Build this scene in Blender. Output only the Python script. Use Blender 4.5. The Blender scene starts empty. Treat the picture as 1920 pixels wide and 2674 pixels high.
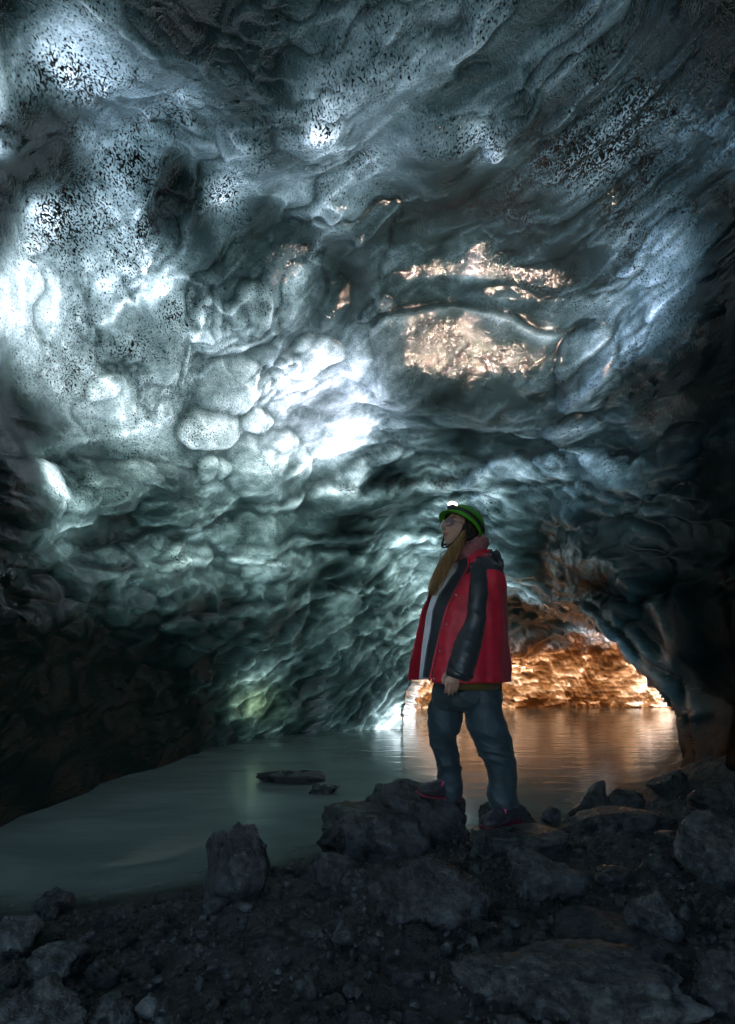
import bpy, bmesh, math, random
import numpy as np
from mathutils import Vector, Matrix, Quaternion

# ------------------------------------------------------------------ scene, camera, light
S = bpy.context.scene
COL = S.collection
F = 1500.0            # focal length in photo pixels (1920 x 2674)
HX, HY = 960.0, 1700.0  # principal column / horizon row
CAMZ = 1.15           # eye height above the water (z = 0)

cam_d = bpy.data.cameras.new('camera')
cam = bpy.data.objects.new('camera', cam_d)
COL.objects.link(cam)
cam.location = (0, 0, CAMZ)
cam.rotation_euler = (math.radians(90), 0, 0)
cam_d.sensor_fit = 'VERTICAL'
cam_d.sensor_height = 36.0
cam_d.lens = 36.0 * F / 2674.0
cam_d.shift_y = (HY - 1337.0) / 2674.0
cam_d.clip_start = 0.05
cam_d.clip_end = 500
S.camera = cam

SUN = Vector((-0.50, 0.50, 0.71)).normalized()
w = bpy.data.worlds.new('World'); S.world = w; w.use_nodes = True
wn = w.node_tree.nodes; wl = w.node_tree.links
sky = wn.new('ShaderNodeTexSky'); sky.sky_type = 'NISHITA'; sky.sun_disc = False
sky.sun_elevation = math.asin(SUN.z); sky.sun_rotation = math.atan2(SUN.x, SUN.y)
wl.new(sky.outputs[0], wn['Background'].inputs[0])
wn['Background'].inputs[1].default_value = 0.14
sl = bpy.data.lights.new('sun', 'SUN'); so = bpy.data.objects.new('sun', sl); COL.objects.link(so)
sl.energy = 1.5; sl.angle = math.radians(24); sl.color = (1.0, 0.96, 0.90)
so.rotation_euler = SUN.to_track_quat('Z', 'Y').to_euler(); so.location = SUN * 30

S.view_settings.view_transform = 'Standard'; S.view_settings.look = 'None'
S.view_settings.exposure = 2.6; S.view_settings.gamma = 1.0; S.view_settings.use_curve_mapping = False
S.render.engine = 'CYCLES'
cy = S.cycles
cy.max_bounces = 5; cy.diffuse_bounces = 3; cy.glossy_bounces = 3; cy.transmission_bounces = 4
cy.use_adaptive_sampling = True; cy.adaptive_threshold = 0.04; cy.adaptive_min_samples = 16
cy.transparent_max_bounces = 6; cy.caustics_reflective = False; cy.caustics_refractive = False
cy.sample_clamp_indirect = 4.0
cy.use_denoising = True
try: cy.denoiser = 'OPENIMAGEDENOISE'
except Exception: pass

# ------------------------------------------------------------------ helpers
rng = np.random.RandomState(7)
_perm = rng.permutation(256); _perm = np.concatenate([_perm, _perm, _perm])
_grad = rng.normal(size=(256, 3)); _grad /= np.linalg.norm(_grad, axis=1)[:, None]; _grad = _grad.astype(np.float32)

def perlin(p):
    p = np.asarray(p, dtype=np.float32)
    i = np.floor(p).astype(np.int32); f = p - i.astype(np.float32)
    u = f * f * f * (f * (f * 6 - 15) + 10)
    i &= 255
    out = 0
    for dx in (0, 1):
        wx = u[:, 0] if dx else 1 - u[:, 0]
        for dy in (0, 1):
            wy = u[:, 1] if dy else 1 - u[:, 1]
            for dz in (0, 1):
                wz = u[:, 2] if dz else 1 - u[:, 2]
                g = _grad[_perm[_perm[_perm[(i[:, 0] + dx) & 255] + ((i[:, 1] + dy) & 255)] + ((i[:, 2] + dz) & 255)]]
                d = g[:, 0] * (f[:, 0] - dx) + g[:, 1] * (f[:, 1] - dy) + g[:, 2] * (f[:, 2] - dz)
                out = out + wx * wy * wz * d
    return out * 1.4

def fbm(p, octv=4, lac=2.03, gain=0.5):
    a = 1.0; s = 0; p = np.asarray(p, float)
    for o in range(octv):
        s = s + a * perlin(p + 17.3 * o); p = p * lac; a *= gain
    return s

def worley2(x, y, seed=0, jit=0.9):
    """F1, F2 distance of a jittered 2-D grid."""
    ix = np.floor(x).astype(np.int64); iy = np.floor(y).astype(np.int64)
    f1 = np.full(x.shape, 9.0); f2 = np.full(x.shape, 9.0); cid = np.zeros(x.shape); oy = np.zeros(x.shape)
    tab = np.random.RandomState(seed).rand(256, 3)
    for dx in (-1, 0, 1):
        for dy in (-1, 0, 1):
            cx = ix + dx; cy_ = iy + dy
            h = _perm[_perm[cx & 255] + (cy_ & 255)]
            px = cx + 0.5 + (tab[h, 0] - .5) * jit; py = cy_ + 0.5 + (tab[h, 1] - .5) * jit
            d = np.hypot(x - px, y - py)
            nearer = d < f1
            f2 = np.where(nearer, f1, np.minimum(f2, d))
            cid = np.where(nearer, tab[h, 2], cid); oy = np.where(nearer, y - py, oy)
            f1 = np.where(nearer, d, f1)
    return f1, f2, cid, oy

def sstep(a, b, x):
    t = np.clip((x - a) / (b - a), 0, 1); return t * t * (3 - 2 * t)

def at(px, py, Y):
    return Vector(((px - HX) / F * Y, Y, CAMZ - (py - HY) / F * Y))

def mesh_obj(name, verts, faces, mat=None, parent=None, smooth=True):
    me = bpy.data.meshes.new(name)
    verts = np.asarray(verts, dtype=np.float64)
    me.from_pydata(verts.tolist(), [], [list(map(int, f)) for f in faces] if not isinstance(faces, list) else faces)
    if smooth: me.shade_smooth()
    o = bpy.data.objects.new(name, me); COL.objects.link(o)
    if mat is not None: me.materials.append(mat)
    if parent is not None: o.parent = parent
    return o

def grid_mesh(name, P, mat=None, parent=None, flip=False, close_u=False):
    """P: (rows, cols, 3) array -> fast quad grid."""
    R, C, _ = P.shape
    me = bpy.data.meshes.new(name)
    cc = C if close_u else C - 1
    r = np.arange(R - 1)[:, None]; c = np.arange(cc)[None, :]
    a = r * C + c; b = r * C + (c + 1) % C; d = (r + 1) * C + c; e = (r + 1) * C + (c + 1) % C
    q = np.stack([a, b, e, d] if not flip else [a, d, e, b], -1).reshape(-1, 4)
    me.vertices.add(R * C); me.vertices.foreach_set('co', P.reshape(-1).astype(np.float32))
    me.loops.add(q.size); me.loops.foreach_set('vertex_index', q.reshape(-1).astype(np.int32))
    me.polygons.add(len(q)); me.polygons.foreach_set('loop_start', np.arange(0, q.size, 4, dtype=np.int32))
    me.update(calc_edges=True)
    me.shade_smooth()
    o = bpy.data.objects.new(name, me); COL.objects.link(o)
    if mat is not None: me.materials.append(mat)
    if parent is not None: o.parent = parent
    return o

def attr(o, name, arr):
    a = o.data.attributes.new(name, 'FLOAT', 'POINT'); a.data.foreach_set('value', np.asarray(arr, np.float32).reshape(-1))

def attr_col(o, name, arr):
    a = o.data.attributes.new(name, 'FLOAT_COLOR', 'POINT')
    arr = np.asarray(arr, np.float32).reshape(-1, 3)
    a.data.foreach_set('color', np.concatenate([arr, np.ones((len(arr), 1), np.float32)], 1).reshape(-1))

def attr_vec(o, name, arr):
    a = o.data.attributes.new(name, 'FLOAT_VECTOR', 'POINT'); a.data.foreach_set('vector', np.asarray(arr, np.float32).reshape(-1))

def tag(o, label=None, cat=None, group=None, kind=None):
    if label: o['label'] = label
    if cat: o['category'] = cat
    if group: o['group'] = group
    if kind: o['kind'] = kind
    return o

def empty(name, loc):
    o = bpy.data.objects.new(name, None); COL.objects.link(o); o.location = loc; o.empty_display_size = 0.1
    return o

class NT:
    """small node-tree builder"""
    def __init__(s, name):
        s.m = bpy.data.materials.new(name); s.m.use_nodes = True
        s.t = s.m.node_tree; s.t.nodes.clear()
        s.out = s.t.nodes.new('ShaderNodeOutputMaterial')
    def n(s, typ, **kw):
        nd = s.t.nodes.new('ShaderNode' + typ)
        for k, v in kw.items():
            if k.startswith('_'): nd.inputs[k[1:]].default_value = v
            else: setattr(nd, k, v)
        return nd
    def l(s, a, b): s.t.links.new(a, b)
    def math(s, op, a, b=None, clamp=False):
        nd = s.n('Math', operation=op); nd.use_clamp = clamp
        for i, v in enumerate((a, b)):
            if v is None: continue
            if isinstance(v, (int, float)): nd.inputs[i].default_value = v
            else: s.l(v, nd.inputs[i])
        return nd.outputs[0]
    def ramp(s, fac, stops, interp='LINEAR'):
        nd = s.n('ValToRGB'); cr = nd.color_ramp; cr.interpolation = interp
        while len(cr.elements) < len(stops): cr.elements.new(0.5)
        for e, (p, c) in zip(cr.elements, stops):
            e.position = p; e.color = (*c, 1) if len(c) == 3 else c
        s.l(fac, nd.inputs[0]); return nd.outputs[0]
    def noise(s, vec, scale, detail=4, rough=0.55, dist=0.0):
        nd = s.n('TexNoise', _Scale=scale, _Detail=detail, _Roughness=rough, _Distortion=dist)
        if vec is not None: s.l(vec, nd.inputs['Vector'])
        return nd.outputs['Fac']
    def mix(s, fac, a, b):
        nd = s.n('Mix', data_type='RGBA')
        for sock, v in ((nd.inputs[0], fac), (nd.inputs[6], a), (nd.inputs[7], b)):
            if isinstance(v, (int, float)): sock.default_value = v
            elif isinstance(v, tuple): sock.default_value = (*v, 1)
            else: s.l(v, sock)
        return nd.outputs[2]
    def mapping(s, vec, scale=(1, 1, 1), rot=(0, 0, 0)):
        nd = s.n('Mapping'); nd.inputs['Scale'].default_value = scale; nd.inputs['Rotation'].default_value = rot
        s.l(vec, nd.inputs['Vector']); return nd.outputs[0]
    def bump(s, h, strength, dist, normal=None):
        nd = s.n('Bump', _Strength=strength, _Distance=dist); s.l(h, nd.inputs['Height'])
        if normal is not None: s.l(normal, nd.inputs['Normal'])
        return nd.outputs[0]

# ------------------------------------------------------------------ ground height (shared by everything that stands on it)
SHORE = np.array([(-9, 2.1), (-2.4, 2.30), (-1.37, 2.44), (-1.05, 2.59), (-.83, 2.71), (-.5, 2.95), (-.3, 3.15),
                  (0.0, 3.40), (.5, 3.55), (1.2, 3.62), (1.7, 3.95), (2.2, 4.7), (2.9, 5.6), (3.5, 6.4), (4.6, 7.3), (9, 9.0)])

def shore_dist(x, y):
    """+ on land (towards the camera), - over water; metres."""
    x = np.asarray(x, float); y = np.asarray(y, float)
    best = np.full(x.shape, 1e9)
    for (ax, ay), (bx, by) in zip(SHORE[:-1], SHORE[1:]):
        vx, vy = bx - ax, by - ay
        t = np.clip(((x - ax) * vx + (y - ay) * vy) / (vx * vx + vy * vy), 0, 1)
        best = np.minimum(best, np.hypot(x - ax - t * vx, y - ay - t * vy))
    sy = np.interp(x, SHORE[:, 0], SHORE[:, 1])
    return np.where(y < sy, best, -best)

def ground_h(x, y, detail=True):
    x = np.asarray(x, float); y = np.asarray(y, float)
    shp = x.shape; xf = x.reshape(-1); yf = y.reshape(-1)
    d = shore_dist(xf, yf)
    wob = fbm(np.stack([xf * 1.7, yf * 1.7, xf * 0 + 3.1], 1), 3)
    d = d + 0.10 * wob
    z = np.where(d > 0, 0.23 * (1 - np.exp(-np.clip(d, 0, 9) / 0.75)), np.maximum(d * 0.28, -0.9))
    # the bank climbs towards the ice on the right
    z = z + 0.30 * sstep(1.6, 3.6, xf) * sstep(0.0, 0.8, d) + 0.05 * sstep(-0.6, -2.0, xf) * sstep(0.1, 0.9, d)
    land = sstep(-0.15, 0.25, d)
    z = z + land * 0.045 * fbm(np.stack([xf * 2.6, yf * 2.6, xf * 0 + 9.1], 1), 3)
    if detail:
        p = np.stack([xf, yf, xf * 0], 1)
        b = perlin(p * 9 + 4)
        z = z + land * (0.020 * np.abs(perlin(p * 6.0 + 1.3)) + 0.014 * np.abs(b) + 0.013 * fbm(p * 20, 3) + 0.010 * np.abs(perlin(p * 31 + 2)))
    return z.reshape(shp)

def ground_hit(px, py):
    """distance Y at which the sight line through a photo pixel meets the ground."""
    Ys = np.linspace(0.9, 9, 400)
    X = (px - HX) / F * Ys; Z = CAMZ - (py - HY) / F * Ys
    g = np.maximum(ground_h(X, Ys, False), -0.02)
    k = np.argmax(Z <= g)
    return float(Ys[k]) if Z[k] <= g[k] else 6.0

# ------------------------------------------------------------------ the ice: vault, walls and far chamber as one surface
def axis(lo, hi, step, outer):
    core = np.arange(lo, hi + step, step)
    left = []; x = lo; s = step
    while x > outer[0]:
        s *= 1.16; x -= s; left.append(x)
    right = []; x = core[-1]; s = step
    while x < outer[1]:
        s *= 1.16; x += s; right.append(x)
    return np.concatenate([left[::-1], core, right])

PXs = axis(-60, 1980, 3.7, (960 - 5.2 * F, 960 + 5.2 * F))
PYs = axis(-60, 2060, 3.7, (1700 - 5.2 * F, 2160))
PX, PY = np.meshgrid(PXs, PYs)                       # rows go down the picture
NR, NC = PX.shape
px = PX.reshape(-1); py = PY.reshape(-1)

def tps(ctrl, qx, qy, smooth=0.0, sc=400.0):
    c = np.array(ctrl, float); x = c[:, 0] / sc; y = c[:, 1] / sc; v = c[:, 2]
    def U(r2): return np.where(r2 > 0, 0.5 * r2 * np.log(np.maximum(r2, 1e-12)), 0)
    n = len(c)
    K = U((x[:, None] - x) ** 2 + (y[:, None] - y) ** 2) + smooth * np.eye(n)
    Pm = np.stack([np.ones(n), x, y], 1)
    A = np.zeros((n + 3, n + 3)); A[:n, :n] = K; A[:n, n:] = Pm; A[n:, :n] = Pm.T
    sol = np.linalg.solve(A, np.concatenate([v, np.zeros(3)]))
    qx = qx / sc; qy = qy / sc
    out = sol[n] + sol[n + 1] * qx + sol[n + 2] * qy
    for i in range(n):
        out = out + sol[i] * U((qx - x[i]) ** 2 + (qy - y[i]) ** 2)
    return out

front = []
cols = (0, 300, 600, 900, 1200, 1500, 1750, 1920)
for yy, vals in ((-200, (2.0, 2.15, 2.25, 2.28, 2.26, 2.22, 2.15, 2.05)),
                 (0,    (2.25, 2.45, 2.6, 2.62, 2.6, 2.55, 2.45, 2.3)),
                 (200,  (2.5, 2.8, 3.0, 3.05, 3.0, 2.95, 2.8, 2.6)),
                 (500,  (2.9, 3.4, 3.8, 3.9, 3.9, 3.7, 3.3, 3.0)),
                 (800,  (3.2, 4.0, 4.7, 4.95, 4.95, 4.5, 3.9, 3.4)),
                 (1100, (3.5, 4.5, 5.5, 6.2, 6.3, 5.6, 4.6, 3.8)),
                 (1400, (3.6, 4.9, 6.2, 7.6, 8.0, 6.8, 5.2, 4.1))):
    front += [(c, yy, math.log(v)) for c, v in zip(cols, vals)]
for a, b, v in ((0, 1700, 3.6), (200, 1700, 4.6), (400, 1700, 5.6), (700, 1700, 7.2), (1000, 1700, 8.6),
                (0, 2170, 3.67), (200, 2070, 4.66), (400, 2000, 5.75), (700, 1925, 7.67), (1000, 1905, 8.4), (1150, 1900, 8.6),
                (1920, 1700, 4.1), (1920, 2000, 4.2), (1800, 1700, 5.0), (1810, 1960, 5.8), (1600, 1640, 6.4), (1740, 1800, 6.1),
                (1450, 1570, 8.6), (1300, 1600, 9.6), (1330, 1500, 8.3), (1510, 1570, 7.6), (1250, 620, 4.42), (1250, 735, 4.62), (1100, 700, 4.50), (1400, 710, 4.45), (1200, 840, 4.96), (1220, 970, 5.24), (1060, 940, 5.20), (1380, 940, 5.00), (1200, 1070, 5.75), (-300, 1400, 2.8), (-300, 800, 2.6), (-300, 200, 2.1), (-300, 2000, 2.85),
                (2250, 1400, 3.1), (2250, 800, 2.7), (2250, 200, 2.2), (2250, 2000, 3.1)):
    front.append((a, b, math.log(v)))
back = [(a, b, math.log(v)) for a, b, v in (
    (1100, 1850, 11.7), (1400, 1850, 11.7), (1750, 1850, 11.7), (2000, 1850, 11.5), (1100, 1700, 11.0), (1400, 1700, 11.2),
    (1700, 1700, 11.0), (1200, 1600, 9.6), (1500, 1600, 9.8), (1800, 1600, 9.5), (1200, 1500, 8.5), (1500, 1500, 8.0),
    (1800, 1500, 8.0), (1200, 1400, 7.9), (1500, 1400, 7.0), (1100, 2000, 12.0), (1700, 2000, 12.0), (900, 1700, 10.5), (900, 1850, 11.5))]

inx = np.clip(px, -420, 2340); iny = np.clip(py, -260, 2300)
YF = np.exp(tps(front, inx, iny, 0.002)); YB = np.exp(tps(back, np.clip(inx, 800, 2100), np.clip(iny, 1350, 2100), 0.002))
rib_y = np.array([1480, 1560, 1600, 1650, 1717, 1795, 1865, 1954, 2020, 2160]); rib_x = np.array([1330, 1440, 1532, 1600, 1668, 1756, 1803, 1815, 1806, 1800])
lmp_y = np.array([1500, 1700, 1760, 1800, 1850, 1900, 2100]); lmp_x = np.array([1160, 1140, 1092, 1074, 1066, 1062, 1060])
xr = np.interp(py, rib_y, rib_x); xl = np.interp(py, lmp_y, lmp_x)
wid = 12 + 150 * (1 - sstep(1540, 1680, py))
WB = sstep(0, 1, (xr - px) / wid) * sstep(0, 1, (px - xl) / (22 + 90 * (1 - sstep(1560, 1740, py)))) * sstep(1440, 1600, py)
Ydep = np.exp(np.log(YF) * (1 - WB) + np.log(YB) * WB)
# beyond the frame the vault closes like a rounded hall
uu = (px - HX) / F; vv = -(py - HY) / F
Yell = 1.0 / np.sqrt((uu / 2.7) ** 2 + (np.maximum(vv, 0) / 3.0) ** 2 + (1 / 8.0) ** 2)
away = np.maximum.reduce([-px - 60, px - 1980, -py - 60, 0 * px])
we = sstep(60, 700, away)
Ydep = Ydep * (1 - we) + Yell * we
# two flatter faces of the big mound and of the lip above it, turned half-way between the headlamp and the viewer
EYE = np.array([0, 0, CAMZ]); LAMP = np.array([0.454, 3.076, 1.924])
MIR = np.zeros(len(px))
for cx, cy_, rx, ry, yc in ((1215, 895, 190, 105, 5.05), (1255, 702, 230, 52, 4.58), (1180, 1068, 80, 24, 5.72)):
    c = np.array(at(cx, cy_, yc)); n_ = (LAMP - c) / np.linalg.norm(LAMP - c) + (EYE - c) / np.linalg.norm(EYE - c); n_ /= np.linalg.norm(n_)
    yp = (n_ @ (c - EYE)) / (n_[0] * uu + n_[1] + n_[2] * vv)
    wgt = np.exp(-(((px - cx) / rx) ** 2 + ((py - cy_) / ry) ** 2) ** 1.15)
    Ydep = Ydep * (1 - wgt) + np.clip(yp, 3, 8) * wgt; MIR = np.maximum(MIR, wgt)
P0 = np.stack([uu * Ydep, Ydep, CAMZ + vv * Ydep], 1)

def normals_of(P):
    G = P.reshape(NR, NC, 3)
    du = np.gradient(G, axis=1); dv = np.gradient(G, axis=0)
    n = np.cross(du, dv); n /= np.linalg.norm(n, axis=2)[:, :, None] + 1e-12
    n = n.reshape(-1, 3)
    s = np.sign(np.sum(n * (np.array([0, 0, CAMZ]) - P), 1)); s[s == 0] = 1
    return n * s[:, None]

N0 = normals_of(P0)
G0 = P0.reshape(NR, NC, 3)
arcU = np.cumsum(np.concatenate([np.zeros((NR, 1)), np.minimum(np.linalg.norm(np.diff(G0, axis=1), axis=2), 0.05)], 1), 1)
arcU = (arcU - arcU[:, NC // 2:NC // 2 + 1]).reshape(-1)
arcV = np.cumsum(np.concatenate([np.zeros((1, NC)), np.minimum(np.linalg.norm(np.diff(G0, axis=0), axis=2), 0.05)], 0), 0)
arcV = (arcV - arcV[NR // 2:NR // 2 + 1]).reshape(-1)

H = np.zeros(len(px))           # relief towards the hall, metres
SHADING = np.zeros(len(px))          # painted light and shade of the relief, as optical depth
# broad swells and diagonal folds
H += 0.16 * fbm(P0 * 0.75 + 5, 3)
ca, sa = math.cos(0.72), math.sin(0.72)
fa = arcU * ca - arcV * sa; fb = arcU * sa + arcV * ca
upper = 1 - sstep(900, 1300, py)
fold = fbm(np.stack([fa * 0.6, fb * 1.7, fa * 0 + 2], 1), 3, 2.03, .38)
H += 0.10 * upper * fold
ridge = 1 - np.abs(fbm(np.stack([arcU * 0.7 + 3, arcV * 1.9, arcU * 0 + 7], 1), 3, 2.03, .35))
mid = sstep(950, 1200, py) * (1 - sstep(1500, 1650, py))
H += 0.07 * mid * (ridge ** 2 - 0.5)
H += 0.014 * fbm(np.stack([arcU * 2.2, arcV * 3.5, arcU * 0 + 11], 1), 2) * (0.5 + 0.5 * mid)

DOMES = [  # cx, cy, rx, ry, angle deg, height m, edge power, painted top-to-bottom shade
    (1190, 960, 300, 175, -2, 0.14, 1.1, 0.2),
    (548, 1112, 92, 68, -5, 0.17, 0.55, 1.1), (662, 1105, 52, 36, 10, 0.11, 0.55, 0.8), (700, 1235, 118, 116, -10, 0.20, 0.8, 0.8),
    (600, 1000, 112, 86, 0, 0.15, 0.8, 0.9), (600, 812, 135, 98, -20, 0.16, 0.8, 0.9), (780, 778, 120, 108, 10, 0.13, 0.9, 0.8),
    (806, 925, 84, 52, -12, 0.12, 0.7, 0.9), (528, 1226, 42, 34, 0, 0.10, 0.55, 1.6), (578, 1230, 34, 30, 20, 0.10, 0.5, 1.8),
    (420, 1336, 80, 47, -8, 0.14, 0.5, 1.2), (660, 1410, 90, 62, -18, 0.15, 0.55, 1.1), (271, 1297, 25, 23, 0, 0.06, 0.55, 0.8),
    (350, 1440, 78, 44, -12, 0.10, 0.7, 0.8), (1500, 1112, 82, 42, -6, 0.11, 0.6, 1.2),
    (1545, 962, 92, 96, 20, 0.15, 0.6, 1.0), (1590, 1455, 170, 118, 12, 0.22, 0.6, 1.0), (1475, 1512, 128, 64, 6, 0.15, 0.6, 1.0),
    (1430, 1566, 90, 44, 10, 0.10, 0.6, 0.9), (1600, 1575, 90, 60, 30, 0.12, 0.6, 1.0), (850, 1345, 62, 36, -6, 0.09, 0.6, 0.9),
    (945, 1350, 52, 34, 0, 0.09, 0.6, 0.9), (930, 1482, 112, 44, -14, 0.11, 0.6, 1.2), (230, 1515, 110, 66, -10, 0.12, 0.7, 0.9),
    (500, 1545, 150, 70, -6, 0.14, 0.6, 1.0), (330, 1580, 95, 50, -15, 0.10, 0.65, 0.9), (1090, 1335, 200, 70, -8, 0.13, 0.7, 0.8),
    (1250, 1222, 60, 26, -5, 0.07, 0.6, 0.8), (1470, 298, 66, 34, -42, 0.05, 0.55, 0.5), (1340, 290, 120, 46, -48, 0.10, 0.8, 0.5),
    (1450, 1215, 150, 46, 4, 0.12, 0.65, 0.8), (1620, 1245, 130, 46, 12, 0.12, 0.65, 0.9), (1330, 1395, 60, 20, -12, 0.06, 0.6, 0.3),
    (1440, 1448, 90, 26, -8, 0.07, 0.6, -0.6),
    (1260, 752, 200, 30, 3, -0.05, 1.2, 0.0), (1005, 800, 32, 22, -10, 0.07, 0.55, 0.8), (1760, 1180, 50, 90, 35, 0.10, 0.6, 0.8),
    (1290, 1120, 90, 20, -24, 0.03, 0.8, 0.2), (760, 1490, 130, 40, -6, 0.09, 0.65, 0.8), (620, 1620, 120, 44, -10, 0.10, 0.65, 0.8),
]
drng = np.random.RandomState(41)
for _ in range(95):    # the many small swells lower on the walls
    cx = drng.uniform(-40, 1750); cy_ = drng.uniform(1230, 1700)
    if cx > 1430 and cy_ > 1420: continue
    r = drng.uniform(26, 88) * (1.25 - 0.5 * (cy_ - 1230) / 470)
    DOMES.append((cx, cy_, r * drng.uniform(1.2, 2.2), r * drng.uniform(.55, .85), drng.uniform(-22, 12), drng.uniform(.04, .085) * r / 44, drng.uniform(.42, .7), drng.uniform(.5, 1.3)))
for _ in range(16):
    cx = drng.uniform(-40, 1900); cy_ = drng.uniform(620, 1230)
    r = drng.uniform(10, 34)
    DOMES.append((cx, cy_, r * drng.uniform(1.0, 1.8), r * drng.uniform(.6, 1.0), drng.uniform(-40, 20), drng.uniform(.02, .06) * r / 22, .7, drng.uniform(.2, .8)))
wx = 22 * fbm(P0 * 1.9 + 31, 3); wy = 22 * fbm(P0 * 1.9 + 57, 3)
HD = np.zeros_like(H)
for cx, cy_, rx, ry, an, hh, pw, ts in DOMES:
    box = (np.abs(px - cx) < max(rx, ry) * 1.3 + 20) & (np.abs(py - cy_) < max(rx, ry) * 1.3 + 20)
    idx = np.nonzero(box)[0]
    c, s = math.cos(math.radians(an)), math.sin(math.radians(an))
    k = 0.35 + 0.9 * min(1.0, max(rx, ry) / 80)
    dx = px[idx] + wx[idx] * k - cx; dy = py[idx] + wy[idx] * k - cy_
    lx = (dx * c + dy * s) / rx; ly = (-dx * s + dy * c) / ry
    q2 = lx * lx + ly * ly
    body = np.clip(1 - q2, 0, 1)
    prof = hh * body ** pw * (1 + 0.25 * ly)
    HD[idx] = np.where(np.abs(prof) > np.abs(HD[idx]), prof, HD[idx]) if hh > 0 else HD[idx] + prof
    SHADING[idx] += ts * 0.75 * ly * np.sqrt(body) * (q2 < 1) + 0.25 * abs(ts) * body
H += HD

# overlapping shingles of melt scallops low on the walls and in the far chamber
inch = WB > 0.25
right_dry = sstep(1470, 1570, px) * (1 - sstep(.1, .4, WB))
sc_w = np.maximum(sstep(1480, 1600, py) * (1 - right_dry), WB * sstep(1560, 1650, py)) * (1 - .75 * (1 - sstep(300, 560, px)) * sstep(1560, 1700, py))
wob_ = fbm(P0 * 1.1 + 3, 2); wob2 = fbm(P0 * 1.3 + 9, 2)
wob3 = fbm(P0 * 3.1 + 41, 2)
sx = np.where(inch, P0[:, 0] / 0.62 + .9 * wob_ + .45 * wob3, arcU / 0.58 + .45 * wob2 + .25 * wob3)
sy = np.where(inch, P0[:, 2] / 0.22 + P0[:, 1] * .30 + .9 * wob2 + .5 * wob3 + .25 * P0[:, 0], arcV / 0.32 + .45 * wob_ + .3 * wob3)
f1, f2, cid, oy = worley2(sx, sy, 5)
gapn = sstep(0, .16, f2 - f1)
H += sc_w * (0.055 * np.clip(f1, 0, 1) ** 1.6 + 0.075 * oy * gapn + 0.05 * (cid - .5) * gapn)
g1, g2, gid, goy = worley2(np.where(inch, P0[:, 0] / .26 + .9 * wob_, arcU / 0.17) + 2 + .6 * wob3, np.where(inch, P0[:, 2] / .095 + P0[:, 1] * .5 - .3 * P0[:, 0] + .8 * wob_, arcV / 0.09) + .5 * wob2, 8)
far_w = sstep(540, 680, px) * sstep(1600, 1740, py) * (1 - sstep(1810, 1900, px)) * np.maximum(1 - right_dry, WB)
H += far_w * (0.016 * np.clip(g1, 0, 1) ** 1.5 + 0.022 * goy * sstep(0, .16, g2 - g1))
SHADING += sc_w * (1.5 * oy * gapn + 0.8 * (cid - .5) - .25 * (1 - gapn)) * (0.8 + 0.5 * WB)
SHADING += far_w * (1.3 * goy * sstep(0, .16, g2 - g1) + 1.1 * (gid - .5)) * (.7 + .5 * WB) + WB * far_w * (.5 - 2.2 * sstep(.72, .95, gid) * sstep(.05, .2, g2 - g1))  # scale shading and bright dashes painted into the far ice
# wisps: caustic-like bright streaks and dark lines painted along the flow of the ice
v1 = (1 - np.abs(fbm(np.stack([fa * 0.9 + .3 * wob3, fb * 2.3, fa * 0 + 81], 1), 4))) ** 7
v2 = (1 - np.abs(fbm(np.stack([fa * 1.1, fb * 2.8 + .3 * wob3, fa * 0 + 91], 1), 4))) ** 9
v3 = (1 - np.abs(fbm(np.stack([arcU * 0.8 + .4 * wob3, arcV * 2.9, arcU * 0 + 101], 1), 3))) ** 7
v4 = (1 - np.abs(fbm(np.stack([arcU * 0.9, arcV * 3.3 + .3 * wob3, arcU * 0 + 111], 1), 3))) ** 9
lowm = sstep(1000, 1250, py) * (1 - .8 * right_dry)
calm = np.exp(-(((px - 1235) / 270) ** 2 + ((py - 850) / 210) ** 2) ** 2)      # the smooth bulging mound
calm = np.maximum(calm, .75 * sstep(-.1, .35, fbm(P0 * .9 + 77, 2)))             # and other smooth, clear stretches
SHADING += (1 - .8 * calm) * (upper * (-0.85 * v1 + 0.95 * v2) + lowm * (-0.75 * v3 + 0.75 * v4))
H += (1 - calm) * (upper * (0.022 * v1 - 0.022 * v2) + lowm * (0.014 * v3 - 0.012 * v4))
# fine ripples
rip = fbm(np.stack([arcU * 4.5, arcV * 15, arcU * 0 + 51], 1), 3)
H += 0.006 * rip * (1 - calm) * sstep(900, 1200, py) * (1 - .7 * right_dry); SHADING += 0.30 * (1 - calm) * rip * sstep(900, 1200, py)

def polyd(pts):
    best = np.full(len(px), 1e9); side = np.zeros(len(px)); along = np.zeros(len(px)); L = 0
    for (ax, ay), (bx, by) in zip(pts[:-1], pts[1:]):
        vx, vy = bx - ax, by - ay; ln = math.hypot(vx, vy)
        t = np.clip(((px - ax) * vx + (py - ay) * vy) / ln ** 2, 0, 1)
        d = np.hypot(px - ax - t * vx, py - ay - t * vy)
        near = d < best
        side = np.where(near, (px - ax) * vy - (py - ay) * vx, side)
        along = np.where(near, L + t * ln, along)
        best = np.minimum(best, d); L += ln
    return best * -np.sign(side), along / L

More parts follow.
